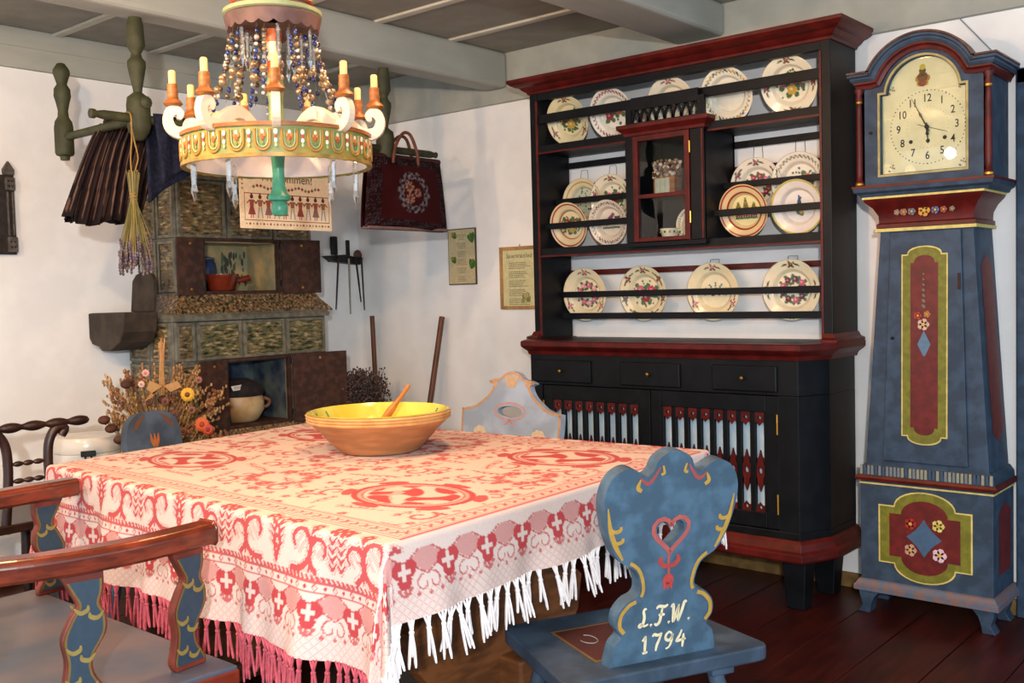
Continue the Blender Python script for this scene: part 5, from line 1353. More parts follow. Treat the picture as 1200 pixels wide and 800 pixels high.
# striped skirt
sx_ = RX-.30
SK = thing('striped_skirt', 'dark brown striped pleated skirt hanging from the green rack', 'skirt', (sx_, 2.1, rodz))
ya_, yb_ = at(75, 255, X=sx_).y, at(160, 250, X=sx_).y; yt0, yt1 = at(120, 140, X=sx_).y, at(195, 140, X=sx_).y
zb_ = at(112, 255, X=sx_).z
def sk(front):
    def f(u, v):
        h = rodz+.022-(rodz+.022-zb_)*v; y = (yt0+(yt1-yt0)*u)*(1-v**.8)+(ya_+(yb_-ya_)*u)*v**.8
        pl = .5*math.sin(u*PI*16+.6*math.sin(v*3))+.3*math.sin(u*PI*31)
        belly = math.sin(PI*min(1, max(0, u)))
        x = (.012+.020*v)*pl+front*(.018+.085*v*belly)
        z = h-.02*v*math.sin(u*PI*3)-(.035*v*belly if front > 0 else 0)
        return (x, y-2.1, z-rodz)
    return f
def skc(u, v):
    s = (u*33+.15*math.sin(v*5)) % 1
    if v > .95: return (30, 24, 24)
    return (104, 80, 68) if s < .22 else ((26, 20, 24) if s < .6 else (40, 28, 28))
drape('skirt_front', m_cloth, SK, sk(1), 264, 24, colors=skc); drape('skirt_back', m_cloth, SK, sk(-1), 96, 24, colors=skc)
MB(Matrix.Translation((0, -2.1, -rodz))).tube([(-.0, yt0+.01, rodz+.024), (0, yt1-.01, rodz+.024)], .018, 8).build('waistband', mat('dark band', (40, 30, 30), .9), SK, True)
# dark jacket
JK = thing('dark_jacket', 'navy blue jacket slung over the rack rod next to the skirt', 'jacket', (RX-.02, 2.4, rodz))
def jk(u, v):
    y = at(178, 145, X=RX).y+(at(248, 150, X=RX).y-at(178, 145, X=RX).y)*u
    z = rodz+.022-(.05+.22*(1-u)**1.2+.10*u)*v
    return (.03+.014*math.sin(u*11+v*2)+.03*v*(1-u), y-2.4, z-rodz)
drape('jacket_body', mat('navy wool', (34, 38, 54), .95, .25, 60, bump=.2, spec=.1), JK, jk, 30, 18, .012)
jk2 = lambda u, v: (-.03-.012*math.sin(u*9), jk(u, v)[1], jk(u, v)[2]*1.25)
drape('jacket_back', MATS['navy wool'], JK, jk2, 30, 12, .012)
ys_ = at(215, 150, X=RX).y
MB(Matrix.Translation((RX-.02, -2.4, -rodz)).inverted() @ Matrix.Translation((0, 0, 0)) if False else Matrix.Identity(4)).tube(catmull([(.03, ys_-2.4+.06, .0), (.045, ys_-2.4+.075, -.07), (.05, ys_-2.4+.11, -.15), (.05, ys_-2.4+.13, -.20)], 4), [.045, .044, .042, .04, .04, .038, .038, .036, .036, .034, .034, .032, .03], 10, flat=.6).build('sleeve', mat('brown wool lining', (52, 36, 30), .95, .2, 40), JK, True)

# carpet bag
by0, by1, bz0, bz1 = 3.155, 3.70, 1.60, 1.935
BG = thing('carpet_bag', 'dark red woven carpet bag with floral roundel hanging from the rack', 'bag', (RX+.02, (by0+by1)/2, bz0))
NB = 64; yc_ = (by1-by0)/2; hz = bz1-bz0
def bagf(front):
    def f(u, v):
        y = -yc_+2*yc_*u; k = 1-.10*(v)*1.0; y = y*(1-.14*v**1.4)
        z = hz*v+.010*math.sin(u*5)*(1-v)
        bul = math.sin(PI*u)**.6*math.sin(PI*min(1, .08+v*.92))**.5
        return (front*(.012+.045*bul), y, z)
    return f
def bagc(u, v):
    x, y = (u-.52)*1.0, (v-.50)*.68; r = math.hypot(x, y)
    for (a, b, rr) in [(-.06, .05, .055), (-.055, -.065, .055), (.045, .0, .045)]:
        d = math.hypot(x-a, y-b)
        if d < rr*.35: return (90, 50, 40)
        if d < rr: return (150, 108, 90) if math.sin(8*math.atan2(y-b, x-a)) > -.4 else (70, 30, 30)
    if .13 < r < .205:
        return [(118, 112, 118), (60, 56, 66), (96, 84, 76)][int((math.atan2(y, x)+4)*4+r*60) % 3] if math.sin(math.atan2(y, x)*14)*math.sin(r*90) > -.2 else (48, 16, 18)
    if u < .14 or u > .90 or v > .88 or v < .09:
        return (62, 52, 56) if (math.sin(u*120+4*math.sin(v*40))*math.sin(v*95+3*math.sin(u*50)) > .35) else (36, 16, 18)
    return (56, 16, 18)
drape('front_panel', m_cloth, BG, bagf(1), 72, 56, .004, bagc); drape('back_panel', m_cloth, BG, bagf(-1), 30, 20, .004, lambda u, v: (50, 16, 18))
MB().tube([(0, -yc_*.87, hz), (0, yc_*.87, hz)], .016, 8).build('frame', mat('bag frame', (60, 24, 22), .6), BG, True)
hm = mat('brown leather', (110, 60, 44), .6, .2, 20)
MB().tube(catmull([(.03, -.10, hz-.03), (.035, -.085, hz+.05), (.03, -.03, hz+.115), (.03, .02, hz+.11), (.035, .055, hz+.03), (.03, .065, hz-.03)], 5), .008, 8).build('handle', hm, BG, True)
MB().tube(catmull([(-.03, -.07, hz-.03), (-.035, -.05, hz+.06), (-.03, 0, hz+.11), (-.03, .05, hz+.10), (-.035, .085, hz+.02), (-.03, .09, hz-.03)], 5), .008, 8).build('handle', hm, BG, True)
MB().box(-.03, .03, -yc_*.96, yc_*.96, -.008, .006).build('base_edge', mat('bag piping', (120, 92, 88), .8), BG, bevel=.004)

# welcome sampler (cross-stitched cloth)
sy0, sy1 = at(281, 240, X=RX+.03).y, at(388, 240, X=RX+.03).y; sz0 = at(335, 269, X=RX+.03).z
sw, shh = sy1-sy0, 1.955-sz0
SM = thing('sampler_cloth', 'cream cross-stitch sampler reading Willkommen with a row of dancing figures', 'wall hanging', (RX+.03, (sy0+sy1)/2, sz0))
MB().box(-.003, 0, -sw/2, sw/2, 0, shh).build('linen', mat('cream linen', (222, 204, 170), .9, .05, 80), SM, bevel=.001)
st = MB(Matrix.Rotation(PI/2, 4, 'Z')); rs, gs = (140, 62, 54), (120, 112, 108); yq = -.0012       # local x = along the cloth, front = -y
for (z0, z1) in [(.034, .037), (.145, .148)]: st.add([(-sw/2+.022, yq, z0), (sw/2-.015, yq, z0), (sw/2-.015, yq, z1), (-sw/2+.022, yq, z1)], [(0, 1, 2, 3)], rs)
for x in (-sw/2+.022, sw/2-.016): st.add([(x, yq, .034), (x+.002, yq, .034), (x+.002, yq, .148), (x, yq, .148)], [(0, 1, 2, 3)], rs)
for i in range(10):
    x = -sw/2+.058+i*(sw-.105)/9; g = i % 2 == 0
    st.disc(x, .132, .009, yq, (84, 50, 40), 8); st.disc(x, .143, .005, yq, rs, 6)
    st.add([(x-.012, yq, .12), (x+.012, yq, .12), (x+.009, yq, .092), (x-.009, yq, .092)], [(0, 1, 2, 3)], (150, 76, 62) if g else (146, 100, 76))
    for s in (-1, 1): st.ribbon([(x+s*.010, .118), (x+s*.024, .104)], .005, yq, -.0002, (150, 84, 66))
    if g: st.add([(x-.008, yq, .092), (x+.008, yq, .092), (x+.019, yq, .058), (x-.019, yq, .058)], [(0, 1, 2, 3)], [rs, gs, (130, 96, 92)][i % 3])
    for s in (-1, 1): st.ribbon([(x+s*.005, .09 if not g else .06), (x+s*(.012 if not g else .006), .044)], .006 if not g else .004, yq, -.0002, (150, 150, 160) if not g else rs)
for i in range(26):
    x = -sw/2+.03+i*(sw-.05)/25; st.disc(x, .020, .006 if i % 2 else .004, yq, rs if i % 3 else gs, 4)
for i in range(12):
    for x in (-sw/2+.014, sw/2-.010): st.disc(x, .165+i*.018, .005, yq, rs if i % 2 else gs, 4)
for i in range(20):
    x = -sw/2+.07+i*(sw-.14)/19; st.disc(x, at(345, 222, X=RX+.03).z-sz0+.006*math.sin(i*1.1), .008, yq, rs if i % 3 else (120, 120, 90), 4)
v, f = text_mb('Willkommen!', .050); st.add([(x, yq-.0003, z+at(345, 211, X=RX+.03).z-sz0) for x, z, _ in v], f, (60, 50, 48))
st.build('stitching', m_paint, SM, colors=True)

# lavender bunch
lx, ly = RX+.035, at(153, 150, X=RX+.03).y
LV_ = thing('lavender_bunch', 'dried lavender bunch tied upside down on a cord from the rack', 'dried flowers', (lx, ly, rodz))
MB().tube(catmull([(-.035, 0, .019), (0, 0, .005), (0, 0, -.08), (-.0, -.008, -.16), (0, -.005, -.26)], 4), .003, 6).tube(catmull([(-.02, .01, -.02), (.0, .01, -.09), (.0, .022, -.15), (0, .012, -.19), (0, -.005, -.25)], 4), .0028, 6).build('cord', mat('raffia', (150, 118, 60), .8), LV_)
rg = random.Random(4); stm = MB(); fl_ = MB()
for i in range(64):
    a = rg.random()*6.28; r1 = .012*math.sqrt(rg.random()); r2 = .062*math.sqrt(rg.random())
    z0, z1 = -.20-.02*rg.random(), -.42-.10*rg.random()
    p0 = (r1*2*math.cos(a), r1*2*math.sin(a), z0); p1 = (r1*math.cos(a), r1*math.sin(a)-.003, -.31); p2 = (r2*math.cos(a), r2*math.sin(a)-.01, z1-.03)
    stm.tube([p0, p1, p2], .0016, 4, col=rg.choice([(122, 112, 52), (96, 92, 44), (140, 124, 66)]))
    for q in range(5):
        fl_.ball((p2[0]+.004*(rg.random()-.5), p2[1]+.004*(rg.random()-.5), p2[2]-q*.011), .0055, 5, 4, (1, 1, 1.2), col=rg.choice([(88, 78, 98), (110, 96, 106), (80, 66, 76), (112, 96, 80)]))
stm.build('stems', m_paint, LV_, colors=True); b = fl_.build('blossom', m_paint, LV_, colors=True)
MB().tube([(.013*math.cos(t*.6), .013*math.sin(t*.6)-.003, -.31+.001*t) for t in range(22)], .0025, 5).build('tie', MATS['raffia'], LV_)

# ------------------------------------------------------------------ wall things in the corner
ux = XL+.004
UR = thing('utensil_rack', 'black iron wall rack on the wall beside the stove', 'rack', (ux, 4.0, 1.50))
MB().box(0, .012, -.10, .10, -.012, .012).build('bar', m_iron, UR, bevel=.003)
MB().prism([(-.155, .022), (-.10, -.012), (.10, -.03), (.125, .01), (-.02, .03)], .012, .07, 'x').build('shelf', m_iron, UR, bevel=.004)
MB().box(0, .02, -.075, -.03, .03, .14).build('back_lug', m_iron, UR, bevel=.006)
MB().box(.01, .03, .035, .055, .025, .12).build('back_lug', m_iron, UR, bevel=.004)
MB().lathe([(.03, 0), (.032, .006), (.02, .02), (0, .024)], (.03, .11, .03), 16, 'x').build('ladle_disc', mat('brown wood disc', (84, 54, 40), .6), UR, True)
for (y, L, dx, lb, mm) in [(-.085, .30, -.03, 'slim brown wooden skewer hanging on the iron rack next to the stove', m_dark), (-.005, .33, .0, 'pale thin wooden stick hanging in the middle of the iron rack', mat('pale stick', (150, 140, 120), .6)), (.05, .26, .03, 'short black iron fork hanging on the iron rack', m_iron), (.095, .31, .01, 'thin brown wooden spoon handle hanging at the corner end of the iron rack', m_dark)]:
    t = thing('hanging_utensil', lb, 'utensil', (ux+.085, 4.0+y, 1.505), 0, 'utensils on the iron rack')
    MB().tube([(0, 0, 0), (0, dx*.5, -L*.5), (0, dx, -L)], [.006, .0055, .004], 7).build('handle', mm, t, True)
    MB().tube([(-.02, 0, .004), (0, 0, .008), (.004, 0, 0)], .003, 5).build('hook', m_iron, t)
def picture(name, label, cat, x0, x1, z0, z1, y=YB):
    return thing(name, label, cat, ((x0+x1)/2, y-.001, (z0+z1)/2)), (x1-x0)/2, (z1-z0)/2
# verse sheet with leaves
a, b = at(526, 269, Y=YB), at(560, 333, Y=YB)
t, hw2, hh2 = picture('verse_board', 'narrow beige verse sheet with green leaves in a thin dark frame on the white wall', 'picture', a.x, b.x, b.z, a.z)
MB().box(-hw2, hw2, -.010, 0, -hh2, hh2).build('frame', mat('thin frame', (74, 62, 36), .5), t, bevel=.002)
pg = MB().box(-hw2+.006, hw2-.006, -.0115, -.010, -hh2+.006, hh2-.006, (206, 190, 146)); 
rg = random.Random(2); z = hh2-.035
pg2 = MB()
while z > -hh2+.03:
    for q in range(4):
        w = hw2*(.22+.16*rg.random()); pg2.add([(-w, -.0119, z), (w, -.0119, z), (w, -.0119, z-.0022), (-w, -.0119, z-.0022)], [(0, 1, 2, 3)], (110, 100, 76)); z -= .0085
    z -= .012
for (x, zz, an, s) in [(-.065, .115, .2, 1), (.082, .085, 1.9, 1.5), (-.07, -.02, .1, 1), (.075, -.06, 1.3, 1.5)]:
    for q in (-.5, 0, .5): pg2.disc(x+.012*s*math.cos(an+q), zz+.012*s*math.sin(an+q), .020*s, -.0121+.0001*q, (66, 108, 44) if q else (92, 130, 60), 9, .5, an+q+PI/2)
    if s == 1: pg2.disc(x, zz+.012, .012, -.0123, (150, 140, 50), 7)
o = pg.build('paper', m_paint, t, colors=True); pg2.build('print', m_paint, o, colors=True)
# framed recipe sheet, partly behind the dresser
a, b = at(587, 290, Y=YB), at(625, 362, Y=YB)
x1f = a.x+.27
t, hw2, hh2 = picture('framed_text', 'wooden framed sheet of printed verses partly hidden by the dresser', 'picture', a.x, x1f, b.z, a.z)
fr = MB()
for (x0, x1, z0, z1) in [(-hw2, -hw2+.018, -hh2, hh2), (hw2-.018, hw2, -hh2, hh2), (-hw2+.018, hw2-.018, hh2-.018, hh2), (-hw2+.018, hw2-.018, -hh2, -hh2+.018)]: fr.box(x0, x1, -.016, 0, z0, z1)
fr.build('frame', mat('light oak frame', (170, 128, 76), .5, .2, 20), t, bevel=.002)
pp_ = MB().box(-hw2+.016, hw2-.016, -.008, -.004, -hh2+.016, hh2-.016, (214, 206, 156)).build('paper', m_paint, t, colors=True)
pr_ = MB(); z = hh2-.085
v, f = text_mb('Sauerkrautlied', .034, .2); MB().add([(x*.9-.005, -.0086, zz+hh2-.05) for x, zz, _ in v], f, (60, 70, 56)).build('title', m_paint, pp_, colors=True)
for st_ in range(5):
    for q in range(4):
        L = .06+.05*rg.random(); x = -.075
        while x < -.075+L+.03:
            w = .006+.010*rg.random(); pr_.add([(x, -.0086, z), (x+w, -.0086, z), (x+w, -.0086, z-.003), (x, -.0086, z-.003)], [(0, 1, 2, 3)], (70, 66, 56)); x += w+.003
        z -= .0095
    z -= .010
for q in range(9): pr_.disc(.04+.02*math.cos(q), -hh2+.06+.016*math.sin(q*1.7), .014, -.0087-.00005*q, [(150, 150, 90), (120, 130, 80), (190, 170, 110)][q % 3], 8)
pr_.build('print', m_paint, pp_, colors=True)
MB().tube([(0, -.003, hh2), (-.0, -.004, hh2+.012)], .002, 5).build('hook', m_iron, t)

# broom sticks leaning in the corner
m_st = mat('brown stick wood', (96, 54, 30), .5, .25, 12, stretch=(3, 3, .6))
p = at(436, 370, X=-4.52); 
S1 = thing('broom_stick', 'straight brown broom handle standing behind the yellow bowl', 'broom', (p.x, p.y+.03, 0))
MB().tube([(0, 0, .05), (0, -.015, .6), (0, -.03, p.z)], .014, 10).build('handle', m_st, S1, True)
MB().lathe([(.02, .16), (.05, .10), (.075, 0), (0, 0)], seg=12).build('brush', mat('twig brush', (70, 46, 30), .9, .3, 60, bump=.5), S1, True)
p = at(518, 371, Y=4.10); q = at(503, 478, Y=3.98)
d = (q-p)/(p.z-q.z); base = q+d*q.z
S2 = thing('broom_stick', 'slanting brown broom handle leaning on the white wall beneath the verse sheet', 'broom', (base.x, base.y, 0))
MB().tube([Vector((0, 0, .03)), (p-base)*.5, p-base], .016, 10).build('handle', m_st, S2, True)
MB().lathe([(.02, .18), (.055, .10), (.08, 0), (0, 0)], seg=12).build('brush', MATS['twig brush'], S2, True)
# heather bundle
hc = at(420, 455, X=-4.28)
HT = thing('heather_bundle', 'dark brown bushy bundle of dried heather behind the open stove door', 'dried flowers', (hc.x+.02, hc.y+.01, 0))
rg = random.Random(8); st = MB(); bl = MB()
for i in range(150):
    a = rg.random()*6.28; r = .135*math.sqrt(rg.random()); z1 = hc.z+.10-.9*r*rg.random()-.02*rg.random()
    p1 = (r*math.cos(a), r*math.sin(a), z1); st.tube([(r*.15*math.cos(a), r*.15*math.sin(a), .02), (r*.6*math.cos(a), r*.6*math.sin(a), z1*.7), p1], .0022, 4)
    for q in range(14):
        bl.ball((p1[0]+.07*(rg.random()-.5), p1[1]+.07*(rg.random()-.5), z1-.20*rg.random()**1.3+.02), .004+.0035*rg.random(), 4, 3, col=rg.choice([(58, 38, 32), (80, 54, 44), (44, 32, 28), (96, 66, 52)]))
st.build('twigs', mat('heather twig', (56, 40, 30), .9), HT); bl.build('blossom', m_paint, HT, colors=True)

# ------------------------------------------------------------------ stand with enamel canister and bouquet
SD = thing('low_bench', 'low dark wooden bench under the enamel canister and the bouquet', 'bench', (-4.25, 2.28, 0))
MB().box(-.24, .20, -.36, .30, .42, .455).build('top', m_dark, SD, bevel=.004)
for sx in (-.18, .14):
    for sy in (-.30, .24): MB().box(sx-.025, sx+.025, sy-.025, sy+.025, 0, .42).build('leg', m_dark, SD, bevel=.004)
c = at(108, 530, X=-4.25)
CN = thing('enamel_canister', 'white enamel canister with lid and black clasp behind the table', 'canister', (-4.29, c.y, .4555))
R = .135; ht = at(108, 512, X=-4.2).z-.4555
m_en = mat('white enamel', (226, 220, 208), .25, .05, 8, spec=.6)
MB().lathe([(0, 0), (R, 0), (R+.003, .005), (R+.003, ht*.72), (R, ht*.73)], seg=48).build('body', m_en, CN, True)
MB().lathe([(R+.004, ht*.735), (R+.006, ht*.75), (R+.004, ht*.93), (R-.006, ht), (0, ht+.004)], seg=48).build('lid', m_en, CN, True)
clp = MB(Matrix.Rotation(-.45, 4, 'Z')).box(R+.003, R+.018, -.03, .03, ht*.70, ht*.70+.024).box(R+.003, R+.014, -.016, -.008, ht*.70-.045, ht*.70).box(R+.003, R+.014, .008, .016, ht*.70-.045, ht*.70).box(R+.003, R+.010, -.016, .016, ht*.70-.05, ht*.70-.04)
clp.build('clasp', m_iron, CN, bevel=.003)

bq = at(205, 500, X=-4.05)
BQ = thing('dried_bouquet', 'big dried bouquet of grasses, seed heads, straw and orange flowers before the stove', 'bouquet', (-4.12, 2.40, .4555))
MB().lathe([(0, 0), (.05, 0), (.07, .02), (.085, .08), (.06, .13), (.055, .15)], seg=24).build('vase', mat('brown vase', (110, 70, 46), .4), BQ, True)
B0 = Vector((-4.12, 2.40, .4555))
rg = random.Random(21)
def bp(px, py, dx=0.0): return at(px, py, X=-4.08+dx)-B0
def fan(n, x0, x1, y0, y1, cols, r, name, m=m_paint, head=None):
    s = MB(); h = MB()
    for i in range(n):
        p = bp(x0+(x1-x0)*rg.random(), y0+(y1-y0)*rg.random(), .12*(rg.random()-.5)); b = Vector((.02*(rg.random()-.5), .03*(rg.random()-.5), .14))
        mid = b.lerp(p, .55)+Vector((.02*(rg.random()-.5), .02*(rg.random()-.5), .03)); c = rg.choice(cols)
        s.tube([tuple(b), tuple(mid), tuple(p)], [r, r, r*.6], 4, col=c)
        if head: head(h, p, (p-mid).normalized(), c)
    s.build(name+'_stems', m, BQ, colors=True)['kind'] = 'stuff'
    if head: h.build(name, m, BQ, colors=True)['kind'] = 'stuff'
def ear(h, p, d, c):
    for q in range(9):
        w = p-d*(.012*q)+Vector((.012*(rg.random()-.5), .016*(rg.random()-.5), .008*(rg.random()-.5))); h.ball(tuple(w), .0045+.003*rg.random(), 4, 3, (1, 1, 1.5), col=rg.choice([c, (188, 150, 96), (150, 108, 64)]))
def cone(h, p, d, c): h.ball(tuple(p), .016+.006*rg.random(), 8, 6, (1, 1, 1.3), col=c)
def puff(h, p, d, c):
    for q in range(14): h.ball(tuple(p+Vector((.03*(rg.random()-.5), .05*(rg.random()-.5), .05*(rg.random()-.5)))), .006+.005*rg.random(), 4, 3, col=rg.choice([c, (120, 76, 44), (160, 112, 66)]))
fan(26, 120, 160, 440, 500, [(176, 138, 86), (196, 160, 110), (150, 110, 70)], .0018, 'grass_plumes', head=ear)
fan(30, 165, 240, 425, 480, [(166, 118, 66), (140, 92, 50), (186, 144, 92)], .002, 'seed_heads', head=ear)
fan(36, 205, 270, 450, 520, [(190, 150, 90), (170, 126, 70)], .0018, 'straw_ears', head=ear)
fan(16, 130, 215, 440, 500, [(150, 96, 52), (130, 80, 46)], .002, 'brown_puffs', head=puff)
fan(14, 180, 262, 460, 515, [(130, 76, 40), (156, 100, 56)], .002, 'brown_puffs', head=puff)
for (x, y) in [(148, 450), (122, 492), (130, 502), (191, 468), (140, 515), (150, 520)]:
    p = bp(x, y, .05); MB().tube([(0, 0, .13), tuple(p*.6+Vector((0, 0, .03))), tuple(p)], .0025, 5).build('pod_stem', MATS['raffia'], BQ); MB().ball(tuple(p), .021, 10, 7, (.9, 1.25, .9)).build('seed_pod', mat('poppy pod', (84, 50, 36), .8, .3, 40, bump=.3), BQ, True)
# tall straw spray, bow, flowers
s = MB()
for i in range(26):
    a = bp(190+8*(rg.random()-.5), 395+14*rg.random(), .06); s.tube([(.01*(rg.random()-.5), .01*(rg.random()-.5), .14), tuple(bp(190+6*(rg.random()-.5), 450, .06)), tuple(a)], .0028, 4, col=rg.choice([(188, 136, 74), (168, 116, 58), (206, 160, 100)]))
s.build('straw_spray', m_paint, BQ, colors=True)
for (P, c) in [([(190, 452), (176, 446), (172, 456), (180, 462)], (206, 160, 104)), ([(192, 452), (208, 446), (213, 453), (200, 459)], (206, 160, 104)), ([(188, 454), (176, 462), (170, 470), (178, 466)], (190, 142, 86))]:
    pts = [bp(x, y, .10) for x, y in P]
    m = MB(); m.add([tuple(p) for p in pts]+[tuple(p+Vector((-.004, 0, 0))) for p in pts], [(0, 1, 2, 3), (7, 6, 5, 4), (0, 4, 5, 1), (1, 5, 6, 2), (2, 6, 7, 3), (3, 7, 4, 0)]); m.c = [lin(c)]*8; m.build('straw_ribbon', m_paint, BQ, colors=True)
def bigflower(px, py, r, c1, c2, dx=.12, n=12):
    p = bp(px, py, dx); m = MB(Matrix.Translation(p) @ Matrix.Rotation(math.radians(-40), 4, 'Z'))
    for k in range(2):
        for i in range(n):
            a = 2*PI*(i+.5*k)/n; m.ball((.004+.006*k, .62*r*math.cos(a)*(1-.25*k), .62*r*math.sin(a)*(1-.25*k)), r*.34, 6, 4, (.35, 1, 1), col=c1)
    m.ball((.012, 0, 0), r*.36, 8, 6, (.5, 1, 1), col=c2); m.build('flower', m_paint, BQ, True, colors=True)
    MB().tube([(0, 0, .14), tuple(p*.6), tuple(p)], .002, 5).build('flower_stem', MATS['raffia'], BQ)
bigflower(220, 462, .033, (220, 168, 36), (120, 66, 24)); bigflower(237, 497, .034, (206, 92, 34), (170, 60, 24)); bigflower(244, 503, .026, (186, 64, 34), (140, 46, 24), .14); bigflower(171, 437, .018, (214, 160, 150), (190, 120, 110), .1, 8); bigflower(166, 450, .016, (220, 180, 166), (190, 130, 110), .1, 8); bigflower(233, 445, .018, (150, 96, 80), (110, 60, 50), .1, 8)
for (x, y) in [(194, 470), (175, 470), (205, 485), (225, 480), (215, 505), (198, 500)]: bigflower(x, y, .02, rg.choice([(120, 66, 40), (96, 52, 36), (140, 90, 56)]), (80, 44, 30), .08, 8)

# ------------------------------------------------------------------ chandelier
CZ = 1.72
cc = at(325, 168, Y=1.75)
CH = thing('chandelier', 'painted wooden ring chandelier with electric candles, ivory scrolls and gold and blue glass beads', 'chandelier', (cc.x, cc.y, 0))
ccx, ccy = cc.x, cc.y
Rr = .255; zt_, zb2 = 1.722, 1.642
m_ring = mat('green gold ring paint', (112, 126, 72), .5, .2, 30, col2=(150, 132, 58))
def ringstrip(r0, r1, z0, z1, name, m, par=CH, seg=96, wav=0):
    vs = []; fs = []
    for i in range(seg):
        a = 2*PI*i/seg; w = wav*abs(math.sin(a*15))
        for (r, z) in ((r1, z0-w), (r1, z1), (r0, z1), (r0, z0)): vs.append((r*math.cos(a), r*math.sin(a), z))
    for i in range(seg):
        j = (i+1) % seg
        for q in range(4): fs.append((i*4+q, j*4+q, j*4+(q+1) % 4, i*4+(q+1) % 4))
    return MB().add(vs, fs).build(name, m, par)
rng_ = ringstrip(Rr-.010, Rr, zb2, zt_, 'ring', m_ring, seg=180, wav=.004)
ringstrip(Rr-.0125, Rr-.0105, zb2+.002, zt_-.002, 'ring_lining', mat('white lining', (232, 234, 236), .6, .04), rng_)
ringstrip(Rr-.004, Rr+.006, zt_-.004, zt_+.006, 'ring_edge', m_stick, rng_); ringstrip(Rr-.004, Rr+.004, zb2-.002, zb2+.008, 'ring_edge', mat('gilt edge', (150, 120, 50), .4, .3, 20), rng_)
# arches and tulips painted/relief round the ring
NB_ = 24; arch_o = None
for i in range(NB_):
    a = 2*PI*i/NB_
    if arch_o is None:
        m = MB(); pts = [(-.019, .066)]+[(.019*math.cos(PI+PI*j/10), .034+.022*math.sin(PI+PI*j/10)) for j in range(11)]+[(.019, .066)]
        m.tube([(Rr+.002, x, z) for x, z in pts], .0034, 6, col=(170, 118, 44))
        pts2 = [(x*.72, .066-(.066-z)*.86) for x, z in pts]; m.tube([(Rr+.002, x, z) for x, z in pts2], .002, 5, col=(150, 170, 120))
        for (x, z, r, c) in [(0, .042, .0055, (176, 84, 44)), (-.005, .05, .005, (196, 120, 50)), (.005, .05, .005, (196, 120, 50)), (0, .058, .005, (226, 214, 190)), (0, .030, .004, (120, 130, 60))]: m.ball((Rr+.002, x, z), r, 6, 4, (.5, 1, 1.2), col=c)
        b_ = .033
        for (x, z, r, c) in [(b_, .048, .004, (190, 60, 60)), (b_, .058, .006, (232, 226, 200)), (b_, .036, .005, (232, 226, 200)), (b_, .024, .004, (170, 190, 130))]: m.ball((Rr+.001, x, z), r, 6, 4, (.4, 1, 1.3), col=c)
        arch_o = m.build('painted_arch', m_paint, rng_, colors=True); o = arch_o; o.location = (0, 0, zb2+.002)
    else: o = inst(arch_o, rng_)
    o.rotation_euler = (0, 0, a)
# scroll arms with candles
cam_ang = math.atan2(-ccy, -ccx)
arm = cup = can = None
sc_out = [(.03, .0), (.08, .012), (.14, .055), (.19, .045), (.225, .020), (.262, .012), (.292, .032), (.300, .065), (.288, .094), (.262, .100), (.245, .082), (.252, .064), (.264, .066), (.264, .076), (.274, .066), (.266, .046), (.240, .046), (.215, .066), (.165, .090), (.115, .075), (.07, .040), (.03, .03)]
sc_out = [(p.x, p.y) for p in catmull([(a, b, 0) for a, b in sc_out], 3)]
for i in range(9):
    a = cam_ang+2*PI*i/9
    if arm is None:
        arm = MB().prism(sc_out, -.011, .011, 'y').build('scroll_arm', m_white, CH, bevel=.003)
        cup = MB().lathe([(0, 0), (.020, 0), (.026, .006), (.022, .012), (.015, .018), (.0135, .03), (.015, .036), (.0135, .042), (.0135, .058), (0, .058)], seg=18).build('candle_holder', m_stick, CH, True)
        can = MB().lathe([(0, 0), (.0095, 0), (.0095, .034), (.007, .037), (0, .037)], seg=14).build('candle', m_candle, cup, True)
        o, c_, k_ = arm, cup, can
    else:
        o, c_ = inst(arm, CH), inst(cup, CH); k_ = inst(can, c_)
    o.location = (0, 0, zt_-.022); o.rotation_euler = (0, 0, a)
    c_.location = (.272*math.cos(a), .272*math.sin(a), zt_+.077); k_.location = (0, 0, .057)
# spindle
spn = [(0, 1.508), (.016, 1.510), (.022, 1.515), (.023, 1.535), (.018, 1.548), (.030, 1.552), (.032, 1.562), (.024, 1.572), (.018, 1.590), (.016, 1.625), (.018, 1.66), (.024, 1.70)]
MB().lathe(spn, seg=24).build('pendant', mat('sea green paint', (64, 140, 110), .35, .2, 14), CH, True)
MB().lathe([(.024, 1.70), (.028, 1.72), (.030, 1.75), (.022, 1.77), (.020, 1.82), (.024, 1.86), (.020, 1.90)], seg=24).build('spindle', mat('soft green paint', (124, 148, 100), .4, .2, 14), CH, True)
MB().lathe([(.020, 1.90), (.021, 1.93), (.016, 1.935)], seg=20).build('spindle_collar', mat('orange paint', (200, 92, 44), .4), CH, True)
MB().lathe([(.016, 1.935), (.020, 1.945), (.016, 1.955), (.014, 1.96), (.020, 1.972), (.020, 1.985)], seg=20).build('spindle_bead', m_white, CH, True)
MB().lathe([(.020, 1.985), (.022, 2.0), (.022, 2.02)], seg=20).build('spindle_collar', MATS['orange paint'], CH, True)
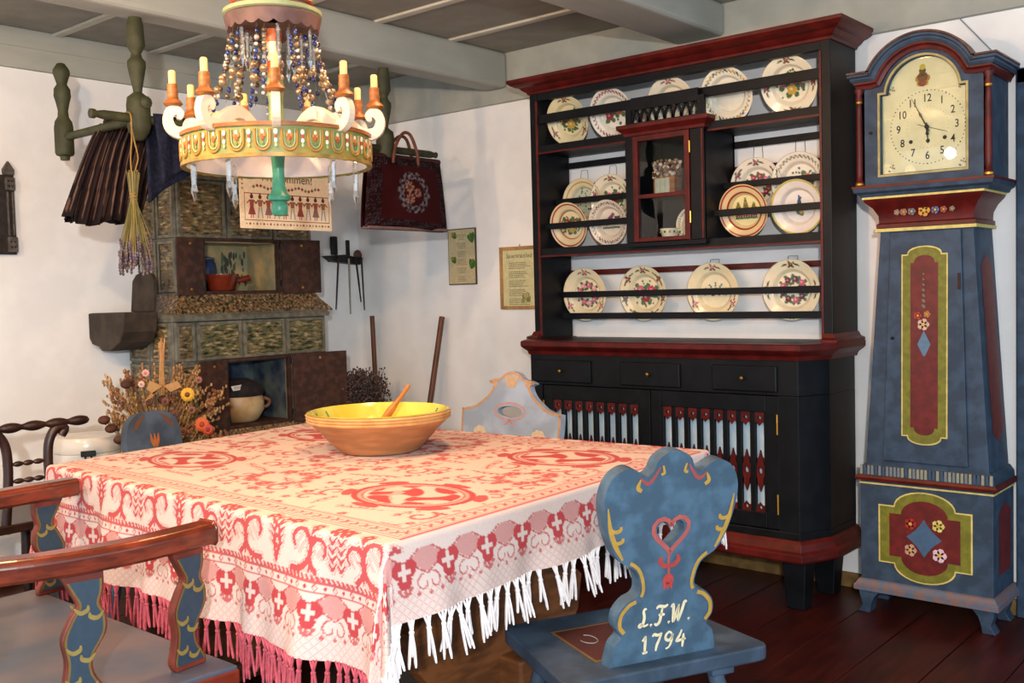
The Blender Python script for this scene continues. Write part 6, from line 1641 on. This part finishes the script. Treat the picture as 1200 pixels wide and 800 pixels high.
# crown
m_pink = mat('dusty pink paint', (88, 66, 64), .6, .2, 20)
cr = MB(); vs = []; fs = []; seg = 120
for i in range(seg):
    a = 2*PI*i/seg; sc = .010*abs(math.sin(a*10))
    for (r, z) in ((.02, 2.045), (.09, 2.035), (.114, 2.022-sc), (.124, 2.020-sc), (.132, 2.048), (.126, 2.056), (.10, 2.062)): vs.append((r*math.cos(a), r*math.sin(a), z))
for i in range(seg):
    j = (i+1) % seg
    for q in range(6): fs.append((i*7+q, j*7+q, j*7+q+1, i*7+q+1))
crown = cr.add(vs, fs).build('crown', m_pink, CH, True)
MB().lathe([(.126, 2.052), (.134, 2.056), (.134, 2.066), (.124, 2.070)], seg=64, cap=False).build('crown_rim', mat('sage paint', (132, 146, 110), .5), crown, True)
MB().lathe([(.105, 2.062), (.108, 2.09), (.094, 2.11), (.085, 2.15), (.06, 2.20), (.03, 2.23), (.012, 2.26), (.012, ZC)], seg=40).build('crown_cap', m_pink, crown, True)
MB().lathe([(.108, 2.084), (.114, 2.088), (.108, 2.094)], seg=40, cap=False).build('crown_bead', MATS['orange paint'], crown, True)
# bead strings
m_bead = mat('glass beads', (255, 255, 255), .15, .02, 20, attr=True, spec=.8, metal=.55)
rg = random.Random(31); GB = [(150, 126, 96), (118, 98, 76), (186, 174, 156), (92, 76, 58)]; BB = [(34, 46, 104), (52, 72, 130), (26, 32, 74)]
def string(a, r0, z0, r1, z1, n, sag=0.02):
    m = MB(); pts = []
    for i in range(n+1):
        t = i/n; r = r0+(r1-r0)*t**1.5; z = z0+(z1-z0)*t; pts.append((r*math.cos(a), r*math.sin(a), z))
    m.tube(pts, .0008, 4, col=(90, 80, 70))
    for i in range(1, n):
        p = pts[i]; k = rg.random()
        if i == int(n*.62): m.ball(p, .0115, 10, 7, col=GB[0])
        elif k < .10: continue
        elif k < .40: m.ball(p, .0058, 8, 6, (1, 1, 1.5), col=rg.choice(BB))
        elif k < .8: m.ball(p, .0062+.002*rg.random(), 8, 6, col=rg.choice(GB))
        else: m.ball(p, .005, 8, 6, col=(214, 214, 214))
    return m.build('bead_string', m_bead, CH, True, colors=True)
for i in range(9):
    a = cam_ang+2*PI*(i+.5)/9
    string(a, .122, 2.008, .195, 1.765, 13); string(a+.15, .118, 2.008, .165, 1.80, 12)
    if i % 3 != 1: string(a-.2, .085, 2.02, .12, 1.83, 10)
# crystal drops
drp = None
for i in range(14):
    a = cam_ang+2*PI*i/14+.1; inner = i % 2
    if drp is None:
        drp = MB().lathe([(0, 0), (.005, -.006), (.007, -.02), (.0055, -.075), (.008, -.09), (0, -.115)], seg=6).build('crystal_drop', m_crystal, CH); o = drp
    else: o = inst(drp, CH)
    r = .075 if inner else .115; o.location = (r*math.cos(a), r*math.sin(a), 2.012)
for (da, r) in [(2.35, .21), (-2.5, .21), (-1.2, .235), (1.9, .23), (.7, .22), (-.6, .22)]:
    a = cam_ang+da; o = inst(drp, CH, (r*math.cos(a), r*math.sin(a), zb2+.03), scale=(1.2, 1.2, 1.15))
# warm light of the electric candles
for i in range(9):
    a = cam_ang+2*PI*i/9
    lamp('candle_light', 'POINT', (ccx+.272*math.cos(a), ccy+.272*math.sin(a), zt_+.077+.125), 0.12, (1.0, .62, .32), .03)

# fine joined paintwork and uncountable small pieces
for o in bpy.data.objects:
    if o.parent and o.name.split('.')[0] in ('painted_scrolls', 'painted_flowers', 'painted_flower', 'dial_marks', 'dried_blossom', 'print', 'stitching', 'blossom', 'stems', 'twigs', 'straw_spray', 'painted_plant'):
        o['kind'] = 'stuff'
